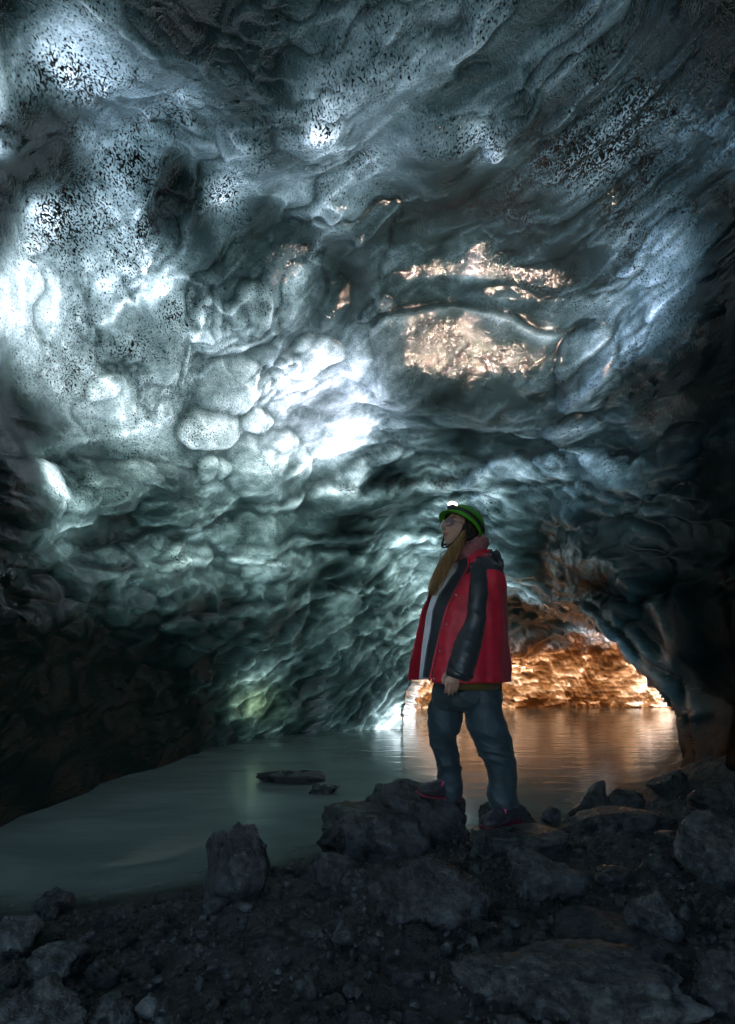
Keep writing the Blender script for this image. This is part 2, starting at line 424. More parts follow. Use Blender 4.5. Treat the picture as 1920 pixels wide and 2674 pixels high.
DIRTLINE = np.zeros_like(H)
for pts, step, dirt in (
        ([(600, 1350), (700, 1310), (900, 1262), (1080, 1232), (1250, 1210), (1400, 1182), (1480, 1170), (1620, 1185), (1780, 1215)], 0.07, 1.0),
        ([(560, 1440), (760, 1400), (960, 1380), (1200, 1390)], 0.05, 0.5),
        ([(1080, 1290), (1240, 1270), (1420, 1240), (1560, 1265), (1700, 1300)], 0.05, 0.5),
        ([(330, 1620), (560, 1590), (780, 1545), (1000, 1520), (1120, 1500)], 0.05, 0.3),
        ([(180, 1490), (420, 1460), (620, 1450), (800, 1480)], 0.04, 0.4),
        ([(940, 868), (1060, 812), (1180, 790), (1300, 812), (1400, 862), (1500, 885)], 0.07, 0.2)):
    d, al = polyd(pts)
    fade = sstep(0, .12, al) * (1 - sstep(.88, 1, al))
    d = d + wx * 0.8
    H += step * fade * sstep(-6, 8, d) * (1 - sstep(30, 150, d))
    DIRTLINE += dirt * fade * np.exp(-(d / 7.0) ** 2)
    SHADING += fade * (-0.5 * np.exp(-((d - 14) / 12) ** 2))

# the ropes of clear ice that frame the far chamber
ribd, riba = polyd([(1400, 1520), (1440, 1560), (1532, 1600), (1600, 1650), (1668, 1717), (1756, 1795), (1803, 1865), (1815, 1954), (1806, 2020)])
rin = -ribd                                         # + to the upper right of the rib
ropes = np.abs(np.sin((rin + 10 * np.sin(riba * 17)) / 11.0)) ** 0.7
rw = np.exp(-((rin - 22) / 34) ** 2) * sstep(0.05, .25, riba) * (1 - WB)
H += rw * (0.06 + 0.06 * ropes)
SHADING += rw * (1.4 - 2.2 * ropes)
r2d, r2a = polyd([(1560, 1420), (1680, 1470), (1720, 1560), (1740, 1660), (1770, 1740), (1840, 1860)])
rw2 = np.exp(-(r2d / 16) ** 2) * sstep(0, .2, r2a)
H += 0.04 * rw2; SHADING -= 0.5 * rw2

fade_out = (1 - 0.7 * sstep(300, 1500, away)) * (1 - .62 * MIR)
P = P0 + N0 * (H * fade_out)[:, None]
# keep the relief from dipping through the camera's surroundings
nearc = np.linalg.norm(P - np.array([0, 0, CAMZ]), axis=1)

# --- painted glow: brightness pattern of the ice, put in as optical depth per point
THICK = [(0, 0, 7.48), (140, 0, 1.95), (240, 0, 3.26), (480, 0, 6.94), (720, 0, 5.47), (960, 0, 4.62), (1200, 0, 3.54), (1440, 0, 4.83), (1680, 0, 4.71), (1920, 0, 8.50), (-40, 200, 1.85), (90, 200, 2.95), (180, 230, 2.01), (300, 250, 3.30), (490, 260, 2.57), (600, 200, 5.72), (760, 230, 4.65), (830, 290, 1.29), (900, 310, 3.34), (1080, 170, 3.03), (1200, 210, 5.01), (1350, 330, 5.44), (1440, 130, 4.24), (1680, 200, 4.93), (1920, 200, 7.19), (1290, 340, 1.17), (0, 380, 2.01), (60, 300, 8.50), (80, 430, 8.50), (240, 380, 3.61), (360, 340, 3.20), (480, 380, 4.00), (720, 400, 4.21), (830, 430, 4.34), (960, 420, 2.60), (1080, 450, 4.06), (1200, 420, 6.28), (1440, 430, 3.97), (1600, 370, 3.60), (1700, 440, 3.99), (1920, 420, 3.27), (0, 560, 7.55), (120, 560, 0.79), (200, 500, 4.57), (300, 520, 1.92), (400, 520, 5.26), (490, 515, 7.65), (590, 530, 1.41), (680, 560, 5.59), (760, 500, 2.20), (880, 480, 2.62), (860, 640, 4.51), (1000, 580, 5.07), (1200, 600, 4.95), (1440, 580, 5.11), (1560, 600, 4.72), (1680, 540, 4.55), (1850, 560, 7.61), (0, 700, 1.77), (130, 740, 1.55), (200, 640, 3.33), (300, 700, 1.51), (420, 680, 2.58), (560, 700, 5.13), (640, 780, 3.81), (760, 740, 3.16), (880, 780, 5.69), (960, 700, 4.51), (1250, 660, 4.05), (1250, 760, 3.72), (1420, 790, 3.98), (1560, 760, 3.70), (1680, 690, 2.19), (1780, 660, 2.86), (1900, 780, 8.50), (1600, 850, 1.29), (1720, 880, 2.92), (0, 900, 2.66), (160, 900, 2.14), (300, 860, 3.17), (420, 900, 3.42), (560, 860, 2.03), (600, 970, 3.35), (700, 860, 3.88), (720, 1000, 1.14), (800, 930, 2.16), (840, 1010, 1.54), (900, 960, 1.00), (960, 880, 2.71), (1080, 880, 4.43), (1050, 980, 3.89), (1180, 880, 4.43), (1250, 950, 3.68), (1440, 960, 4.36), (1660, 960, 5.19), (1900, 960, 8.50), (0, 1050, 6.11), (120, 1050, 3.36), (240, 1080, 2.26), (340, 1120, 2.57), (420, 1160, 1.99), (480, 1080, 2.73), (620, 1060, 2.15), (740, 1080, 1.96), (840, 1120, 2.50), (900, 1070, 1.87), (960, 1150, 1.18), (1060, 1130, 3.21), (1200, 1100, 6.24), (1440, 1060, 4.82), (1620, 1080, 4.33), (1760, 1060, 8.50), (1900, 1100, 5.62), (0, 1190, 8.50), (60, 1220, -0.80), (100, 1130, 6.28), (200, 1220, 3.36), (330, 1230, 3.40), (450, 1230, 5.18), (620, 1200, 2.53), (700, 1250, 3.45), (800, 1230, 1.57), (880, 1210, 0.29), (1000, 1200, 5.52), (1130, 1200, 3.63), (1300, 1180, 3.68), (1500, 1180, 3.23), (1700, 1210, 4.34), (1900, 1260, 8.50), (60, 1330, 2.81), (140, 1400, 2.30), (260, 1370, 5.55), (420, 1380, 4.18), (540, 1290, 2.52), (640, 1380, 3.94), (780, 1310, 3.30), (900, 1330, 7.30), (1000, 1400, 2.35), (1130, 1350, 3.77), (1300, 1360, 3.71), (1500, 1330, 4.79), (1700, 1380, 5.45), (40, 1480, 6.70), (200, 1480, 4.41), (380, 1500, 3.26), (520, 1490, 3.54), (640, 1520, 3.13), (800, 1450, 4.17), (960, 1470, 4.26), (1080, 1530, 2.77), (1350, 1480, 4.11), (1550, 1480, 8.50), (1750, 1500, 6.71), (1900, 1500, 8.50), (60, 1600, 8.50), (200, 1600, 6.19), (400, 1590, 5.40), (560, 1560, 5.58), (700, 1590, 6.18), (860, 1580, 4.65), (1000, 1600, 4.84), (1350, 1600, -0.80), (1480, 1570, 6.19), (1650, 1600, 5.69), (1900, 1650, 8.49), (0, 1700, 8.50), (200, 1690, 8.50), (400, 1680, 7.64), (560, 1660, 5.92), (700, 1680, 5.28), (860, 1670, 4.05), (1000, 1700, 3.99), (0, 1900, 8.50), (200, 1850, 8.50), (400, 1800, 8.50), (500, 1880, 8.50), (560, 1780, 6.39), (620, 1830, 3.65), (700, 1850, 4.19), (780, 1800, 5.33), (820, 1880, 5.49), (760, 1900, 6.53), (900, 1800, 6.05), (960, 1850, 4.97), (1030, 1860, -0.68), (1000, 1895, 0.38), (1060, 1780, 3.86), (1900, 1850, 8.50), (1780, 1720, 6.80), (1860, 2000, 8.50)]  # painted glow depth of the near ice, not its thickness
GLOW_DEPTH_B = [(1120, 1700, 2.61), (1250, 1700, 2.38), (1350, 1640, 5.75), (1350, 1700, 2.82), (1350, 1780, 1.41), (1360, 1835, 2.25), (1450, 1680, 3.09), (1500, 1760, 1.88), (1600, 1720, 3.78), (1620, 1800, 1.09), (1600, 1840, 2.95), (1700, 1830, 1.77), (1740, 1790, -0.80), (1200, 1780, 1.49), (1120, 1800, 1.22), (1120, 1850, 1.98), (1250, 1840, 1.64), (1450, 1820, 3.31), (1250, 1600, 3.17), (1450, 1600, 8.50), (1600, 1640, -0.80), (1800, 1860, -0.80)]

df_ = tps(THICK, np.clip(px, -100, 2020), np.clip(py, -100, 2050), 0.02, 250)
db_ = tps(GLOW_DEPTH_B, np.clip(px, 1000, 1900), np.clip(py, 1560, 1950), 0.02, 250)
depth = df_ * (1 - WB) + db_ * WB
streak = fbm(np.stack([fa * 0.9, fb * 4.2, fa * 0 + 21], 1), 5)
vert = fbm(np.stack([arcU * 4.5, arcV * 1.1, arcU * 0 + 33], 1), 4)
clump = fbm(P0 * 2.1 + 71, 5)
lefty = 1 - sstep(350, 800, px)
depth += upper * (0.35 * streak * (1 - 0.5 * lefty) + 0.45 * vert * lefty) + 0.16 * clump + 0.42 * fbm(np.stack([fa * 3.2, fb * 6.5, arcU * 0 + 63], 1), 4) * upper + SHADING * 1.0
depth += 0.5 * mid * fbm(np.stack([arcU * 1.6, arcV * 7.0, arcU * 0 + 41], 1), 5)
def boxblur(a, r):
    a = a.reshape(NR, NC)
    for ax in (0, 1):
        for _ in range(2):
            c = np.cumsum(np.concatenate([np.repeat(np.take(a, [0], ax), r + 1, ax), a, np.repeat(np.take(a, [-1], ax), r, ax)], ax), ax)
            n_ = a.shape[ax]
            a = (np.take(c, np.arange(2 * r + 1, 2 * r + 1 + n_), ax) - np.take(c, np.arange(0, n_), ax)) / (2 * r + 1)
    return a.reshape(-1)
# painted shading: hollows and creases darkened, crests brightened
crest = (H - boxblur(H, 2)) * 24 + (H - boxblur(H, 5)) * 16 + (H - boxblur(H, 16)) * 10
depth -= np.clip(crest, -1.5, 1.2) * (1 - WB * 0.3)
depth = np.clip(depth, 0.06, 8.0)
depth = depth * (1 - sstep(100, 600, away)) + 3.2 * sstep(100, 600, away)

DIRT = [(300, 480, .95), (150, 300, .8), (400, 150, .75), (650, 100, .55), (1500, 400, .95), (1350, 520, .95), (1600, 250, .85), (1850, 100, .9), (1750, 400, .85), (1100, 550, .45), (300, 900, .75),
        (250, 1150, .65), (500, 1150, .45), (800, 1050, .12), (900, 500, .6), (1250, 700, .6), (600, 1300, .5), (350, 1420, .6), (1400, 1250, .6), (1300, 1320, .6), (1200, 950, .2), (800, 1600, .15), (1500, 1500, .15),
        (1700, 1150, .6), (100, 1700, .3), (60, 700, .4), (700, 700, .5), (700, 450, .6), (1000, 1250, .35), (1700, 750, .45), (200, 630, .95), (480, 800, .6), (1000, 100, .5), (1250, 60, .5)]
dirt = np.clip(tps(DIRT, np.clip(px, -100, 2020), np.clip(py, -50, 1900), 0.02), 0.05, 1.0)
dirt = np.clip((dirt * .85 + .16) * (1 + 0.9 * fbm(P0 * 2.6 + 13, 4)) + 0.75 * DIRTLINE * sstep(-.15, .35, fbm(P0 * 2.2 + 19, 2)), 0, 1.4)
N1 = normals_of(P); NC_ = N0 * 0.42 + N1 * 0.58; NC_ /= np.linalg.norm(NC_, axis=1)[:, None]

# mask that takes reflections off the walls meant to stay dark
coat = sstep(1540, 1690, py + 25 * clump) * (1 - sstep(470, 640, px + 40 * clump)) * .66  # coat: reflection mask, not a layer on the ice
coat = np.maximum(coat, sstep(1450, 1560, px + 30 * clump) * sstep(1400, 1540, py) * (1 - WB) * (1 - .75 * np.clip(rw * 1.2 + rw2, 0, 1)))
coat = np.maximum(coat, .9 * sstep(1700, 1850, px + 40 * clump) * sstep(650, 1000, py) * (1 - .7 * np.clip(rw2, 0, 1)))
coat = np.maximum(coat, .97 * np.exp(-((px - 150) / 85) ** 2 - ((py - 1255) / 95) ** 2))
coat = np.clip(coat * (1 - WB), 0, 1)
depth = np.clip(depth + 2.2 * np.exp(-((px - 150) / 55) ** 2 - ((py - 1255) / 75) ** 2), .06, 8)  # extra depth painted in to dim a stray bright spot

# light colour painted in: warm glow of the far chamber, yellow-green lower left
tint = np.ones((len(px), 3))
amb = np.clip(WB * sstep(1600, 1700, py + 40 * clump), 0, 1)[:, None]
tint = tint * (1 - amb) + np.exp(-np.array([0.0, 0.47, 0.90]) * (0.75 + 0.85 * np.clip(depth, 0, 4))[:, None]) * amb
yl = (np.exp(-(((px - 660) / 95) ** 2 + ((py - 1835) / 60) ** 2)) * 0.75)[:, None]
tint = tint * (1 - yl) + np.array([0.92, 0.90, 0.40]) * yl
lil = (np.exp(-(((px - 1000) / 90) ** 2 + ((py - 1830) / 90) ** 2)) * (1 - WB))[:, None]
tint = tint * (1 - 0.8 * lil) + np.array([0.93, 0.90, 1.0]) * 0.8 * lil
blu = (0.6 * np.exp(-(((px - 300) / 330) ** 2 + ((py - 350) / 420) ** 2)))[:, None]
tint = tint * (1 - blu) + np.array([0.78, 0.90, 1.10]) * blu
tea = (0.58 * sstep(1050, 1350, py) * (1 - WB) * (1 - amb[:, 0]))[:, None]
tint = tint * (1 - tea) + tint * np.array([0.80, 1.0, 0.93]) * tea
pnk = (0.9 * np.exp(-(((px - 830) / 190) ** 2 + ((py - 1050) / 190) ** 2)))[:, None]
tint = tint * (1 - pnk) + np.array([1.08, 0.97, 1.04]) * pnk
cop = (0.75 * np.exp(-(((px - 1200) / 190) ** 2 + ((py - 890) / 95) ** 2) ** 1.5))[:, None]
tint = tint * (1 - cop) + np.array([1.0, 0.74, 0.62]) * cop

# skirt: the last row drops below the water
Pg = P.reshape(NR, NC, 3)
sk = Pg[-1:].copy(); sk[:, :, 2] = np.minimum(sk[:, :, 2], -0.7)
Pg = np.concatenate([Pg, sk], 0)
def ext(a): a = a.reshape(NR, NC, -1); return np.concatenate([a, a[-1:]], 0).reshape(-1, a.shape[2])

def ice_material():
    b = NT('glacier_ice')
    tc = b.n('TexCoord'); obj = tc.outputs['Object']
    th = b.n('Attribute', attribute_name='glow_depth').outputs['Fac']
    di = b.n('Attribute', attribute_name='embedded_ash').outputs['Fac']
    ti = b.n('Attribute', attribute_name='glow_tint').outputs['Color']
    cn = b.n('Attribute', attribute_name='core_normal').outputs['Vector']
    # ash specks frozen in: two sizes, gathered in swarms
    ms = b.mapping(obj, (1, 0.6, 1), (0.2, 0.5, 0.6))
    n1 = b.noise(ms, 42, 1.5, 0.5, 0.6); n2 = b.noise(ms, 105, 1, 0.5)
    # cloudy bubbles: fine variation of thickness
    m1 = b.mapping(obj, (1, 1, 1.6), (0.4, 0.5, 0.3))
    c1 = b.noise(m1, 9, 5, 0.66, 0.5)
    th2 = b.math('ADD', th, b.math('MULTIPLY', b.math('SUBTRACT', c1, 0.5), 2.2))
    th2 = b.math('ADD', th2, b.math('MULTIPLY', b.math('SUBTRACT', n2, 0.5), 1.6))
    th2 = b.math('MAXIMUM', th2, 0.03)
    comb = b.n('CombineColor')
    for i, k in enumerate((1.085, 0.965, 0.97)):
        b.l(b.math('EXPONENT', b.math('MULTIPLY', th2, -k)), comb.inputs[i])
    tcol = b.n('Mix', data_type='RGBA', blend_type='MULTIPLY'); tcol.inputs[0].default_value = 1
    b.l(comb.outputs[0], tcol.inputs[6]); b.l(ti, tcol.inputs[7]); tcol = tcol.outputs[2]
    s1 = b.math('MULTIPLY', b.math('SUBTRACT', n1, b.math('SUBTRACT', 0.80, b.math('MULTIPLY', di, 0.215))), 7, True)
    s2 = b.math('MULTIPLY', b.math('SUBTRACT', n2, b.math('SUBTRACT', 0.78, b.math('MULTIPLY', di, 0.24))), 12, True)
    speck = b.math('MULTIPLY', b.math('MAXIMUM', s1, s2), b.math('ADD', 0.55, b.math('MULTIPLY', c1, 1.0)), True)
    nb2 = b.bump(b.math('ADD', b.math('MULTIPLY', n2, 0.55), b.math('MULTIPLY', c1, 1.7)), 0.7, 0.009)
    tr = b.n('BsdfTranslucent'); b.l(b.mix(speck, tcol, (0.0, 0.0, 0.0)), tr.inputs[0]); b.l(cn, tr.inputs['Normal'])
    df = b.n('BsdfDiffuse'); b.l(b.mix(speck, (0.002, 0.003, 0.003), (0.005, 0.005, 0.006)), df.inputs[0])
    ad = b.n('AddShader'); b.l(tr.outputs[0], ad.inputs[0]); b.l(df.outputs[0], ad.inputs[1])
    gl = b.n('BsdfGlossy', _Roughness=0.075); b.l(nb2, gl.inputs['Normal'])
    gl.inputs[0].default_value = (1, 1, 1, 1)
    fr = b.n('Fresnel', _IOR=1.55); b.l(nb2, fr.inputs['Normal'])
    ac = b.n('Attribute', attribute_name='gloss_mask').outputs['Fac']
    gfac = b.math('MULTIPLY', fr.outputs[0], b.math('SUBTRACT', 1.0, b.math('MULTIPLY', ac, 0.95)))
    mx = b.n('MixShader'); b.l(gfac, mx.inputs[0]); b.l(ad.outputs[0], mx.inputs[1]); b.l(gl.outputs[0], mx.inputs[2])
    b.l(mx.outputs[0], b.out.inputs[0])
    return b.m
M_ICE = ice_material()
ice = grid_mesh('ice_cave', Pg, M_ICE, flip=True)
attr(ice, 'glow_depth', ext(depth)); attr(ice, 'embedded_ash', ext(dirt)); attr_vec(ice, 'core_normal', ext(NC_)); attr(ice, 'gloss_mask', ext(coat)); attr_col(ice, 'glow_tint', ext(tint))
tag(ice, 'translucent grey and blue glacier ice vault speckled with black ash', kind='structure')

# unseen passage behind the camera: its open mouth is shaped and shifted for fill light
rimL = Pg[::-1, 0]; rimT = Pg[0, :]; rimR = Pg[:, -1]
rim = np.concatenate([rimL, rimT[1:], rimR[1:]], 0)
rings = []
for k, (yb, sc, ox, oz) in enumerate(((None, 1.0, 0, 0), (0.0, 1.0, 0, 0), (-0.8, 0.93, -.2, .2), (-1.6, 0.80, -.7, .6), (-2.3, 0.66, -1.2, 1.1))):
    q = rim.copy()
    if yb is not None:
        q[:, 1] = yb
        q[:, 0] = (q[:, 0]) * sc + ox; q[:, 2] = -0.7 + (q[:, 2] + 0.7) * sc + oz
        q += 0.12 * np.stack([fbm(q * 0.9 + 3, 2), 0 * q[:, 0], fbm(q * 0.9 + 8, 2)], 1)
    rings.append(q)
rings = np.stack(rings, 0)
passage = grid_mesh('unseen_passage', rings, M_ICE)
nP = rings.shape[0] * rings.shape[1]
attr(passage, 'glow_depth', np.full(nP, 3.6)); attr(passage, 'embedded_ash', np.full(nP, .5)); attr(passage, 'gloss_mask', np.full(nP, .5)); attr_vec(passage, 'core_normal', np.tile([0.0, 0.0, -1.0], (nP, 1))); attr_col(passage, 'glow_tint', np.ones((nP, 3)))
tag(passage, kind='structure')

# ------------------------------------------------------------------ ground, water
def rock_material(name, dark, light, wet=0.45, scale=1.0):
    b = NT(name); tc = b.n('TexCoord'); obj = tc.outputs['Object']
    n1 = b.noise(obj, 5 * scale, 8, 0.65, 0.3); n2 = b.noise(obj, 38 * scale, 6, 0.7); n3 = b.noise(obj, 150 * scale, 3, 0.7)
    vor = b.n('TexVoronoi', _Scale=22 * scale); b.l(obj, vor.inputs['Vector'])
    m = b.math('ADD', b.math('MULTIPLY', n1, 0.55), b.math('MULTIPLY', n2, 0.55))
    col = b.ramp(m, [(0.42, dark), (0.52, tuple((a + c) * .40 for a, c in zip(dark, light))), (0.60, light), (0.70, tuple(c * 1.9 for c in light))])
    spk = b.ramp(n3, [(0.66, (0, 0, 0)), (0.74, (1, 1, 1))])
    col = b.mix(b.math('MULTIPLY', spk, 0.35), col, tuple(min(1, c * 2.2) for c in light))
    p = b.n('BsdfPrincipled'); b.l(col, p.inputs['Base Color'])
    b.l(b.ramp(n1, [(0.35, (max(.12, wet - .10),) * 3), (0.7, (min(1, wet + .35),) * 3)]), p.inputs['Roughness'])
    p.inputs['Specular IOR Level'].default_value = 0.5
    h = b.math('ADD', b.math('MULTIPLY', n2, 0.7), b.math('MULTIPLY', n3, 0.25))
    h = b.math('ADD', h, b.math('MULTIPLY', vor.outputs['Distance'], 0.35))
    nb = b.bump(h, 1.0, 0.028 / scale); b.l(nb, p.inputs['Normal'])
    b.l(p.outputs[0], b.out.inputs[0]); return b.m
M_ROCK = rock_material('wet_basalt', (0.006, 0.0065, 0.007), (0.072, 0.076, 0.077), 0.22)
M_ROCKG = rock_material('grey_basalt', (0.008, 0.009, 0.009), (0.105, 0.112, 0.108), 0.24)
M_SOIL = rock_material('black_sand', (0.006, 0.006, 0.006), (0.040, 0.040, 0.040), 0.34, 1.6)

gx = np.concatenate([np.linspace(-14, -2.8, 20)[:-1], np.arange(-2.8, 4.2, 0.0125), np.linspace(4.2, 14, 20)])
gy = np.concatenate([np.linspace(-16, 0.7, 24)[:-1], np.arange(0.7, 5.2, 0.0125), np.arange(5.2, 9, .06), np.linspace(9, 20, 14)])
GX, GY = np.meshgrid(gx, gy)
GZ = ground_h(GX, GY)
GZ = np.where(GY < 0.7, np.minimum(GZ, 0.25), GZ)
ground = grid_mesh('ground', np.stack([GX, GY, GZ], 2), M_SOIL)
tag(ground, kind='structure')

def water_material():
    b = NT('silty_meltwater'); tc = b.n('TexCoord'); obj = tc.outputs['Object']
    dep = b.n('Attribute', attribute_name='water_depth').outputs['Fac']
    m = b.mapping(obj, (1.0, 2.4, 1))
    h = b.math('ADD', b.math('MULTIPLY', b.noise(m, 2.2, 3, 0.5, 0.4), 0.7), b.math('MULTIPLY', b.noise(m, 9, 3, 0.5), 0.22))
    nb = b.bump(h, 0.16, 0.06)
    col = b.ramp(b.noise(m, 0.9, 4, 0.55, 0.5), [(0.35, (0.16, 0.20, 0.175)), (0.65, (0.25, 0.295, 0.26))])
    p = b.n('BsdfPrincipled', _IOR=1.33); b.l(col, p.inputs['Base Color']); b.l(nb, p.inputs['Normal'])
    p.inputs['Roughness'].default_value = 0.12
    tr = b.n('BsdfTransparent'); tr.inputs[0].default_value = (0.85, 0.9, 0.87, 1)
    cl = b.math('EXPONENT', b.math('MULTIPLY', dep, -14.0))
    mx = b.n('MixShader'); b.l(b.math('MULTIPLY', cl, 0.9), mx.inputs[0]); b.l(p.outputs[0], mx.inputs[1]); b.l(tr.outputs[0], mx.inputs[2])
    b.l(mx.outputs[0], b.out.inputs[0]); return b.m
wx_ = np.concatenate([np.linspace(-9, -2.5, 12)[:-1], np.arange(-2.5, 4.0, 0.05), np.linspace(4.0, 12, 16)])
wy_ = np.concatenate([np.arange(2.0, 7.0, 0.05), np.linspace(7.0, 15, 24)])
WX, WY = np.meshgrid(wx_, wy_)
WD = np.clip(-ground_h(WX, WY, False), 0, 1)
water = grid_mesh('water', np.stack([WX, WY, 0 * WX], 2), water_material())
attr(water, 'water_depth', WD)
tag(water, kind='structure')

# ------------------------------------------------------------------ boulders on the shore
_ico = {}
def ico(sub):
    if sub not in _ico:
        bm = bmesh.new(); bmesh.ops.create_icosphere(bm, subdivisions=sub, radius=1.0)
        v = np.array([x.co[:] for x in bm.verts]); f = [[q.index for q in x.verts] for x in bm.faces]
        bm.free(); _ico[sub] = (v, f)
    return _ico[sub]

def rock_shape(seed, sub=4, facets=9, rough=0.10, dmin=0.62, peak=0.0, taper=0.0, skew=0.0, flat=0.0):
    r = np.random.RandomState(seed)
    v, f = ico(sub); p = v.copy()
    facets = facets + 7
    n = r.normal(size=(facets, 3)); n[:, 2] *= 0.9; n /= np.linalg.norm(n, axis=1)[:, None]
    d = r.uniform(dmin * .92, 0.92, facets)
    off = r.uniform(-50, 50, 3)
    w_ = p + 0.16 * np.stack([perlin(p * 2.3 + off), perlin(p * 2.3 + off + 9), perlin(p * 2.3 + off + 21)], 1)
    dots = w_ @ n.T
    lim = np.where(dots > 0.05, d / np.maximum(dots, 0.05), 9.0)
    rad = np.minimum(1.0, lim.min(1))
    chip = fbm(p * 3.2 + off, 3)
    rad = rad * (1 + rough * .9 * fbm(p * 1.7 + off, 3, 2.1, .5) - rough * .55 * np.floor(chip * 4) / 4 - rough * .35 * np.abs(perlin(p * 7 + off)) - rough * .22 * np.abs(perlin(p * 14 + off)) + rough * .12 * perlin(p * 26 + off))
    p = p * rad[:, None]
    z = p[:, 2].copy()
    if taper: p[:, :2] *= (1 - taper * np.clip(z, -1, 1))[:, None]
    if skew: p[:, 0] += skew * z
    if peak: p[:, 2] += peak * np.exp(-((p[:, 0] - .15) ** 2 + p[:, 1] ** 2) / .18) * (z > 0)
    if flat: p[:, 2] = np.where(p[:, 2] > flat, flat + (p[:, 2] - flat) * 0.35, p[:, 2])
    lo = p.min(0); hi = p.max(0)
    return (p - (lo + hi) / 2) / ((hi - lo) / 2), f

def rock(name, bbox, seed, label, Y=None, deep=0.85, bury=0.18, sub=4, mat=None, cat='boulder', group='boulders along the shore', rot=0.0, **kw):
    x0, x1, y0, y1 = bbox
    if Y is None: Y = ground_hit((x0 + x1) / 2, y1)
    p, f = rock_shape(seed, sub, **kw)
    hx = (x1 - x0) / 2 / F * Y; hz = (y1 - y0) / 2 / F * Y
    hz2 = hz * (1 + bury)                       # the foot is sunk in the sand
    hy = hx * deep
    Yc = Y + hy * 0.55
    c = at((x0 + x1) / 2, (y0 + y1) / 2, Yc)
    k = Yc / Y
    top = CAMZ - (y0 - HY) / F * Yc
    q = p * np.array([hx * k, hy, hz2 * k])
    zc = top - hz2 * k
    o = mesh_obj(name, q, f, mat or M_ROCK)
    o.location = (c.x, Yc, zc)
    tag(o, label, cat, group)
    return o

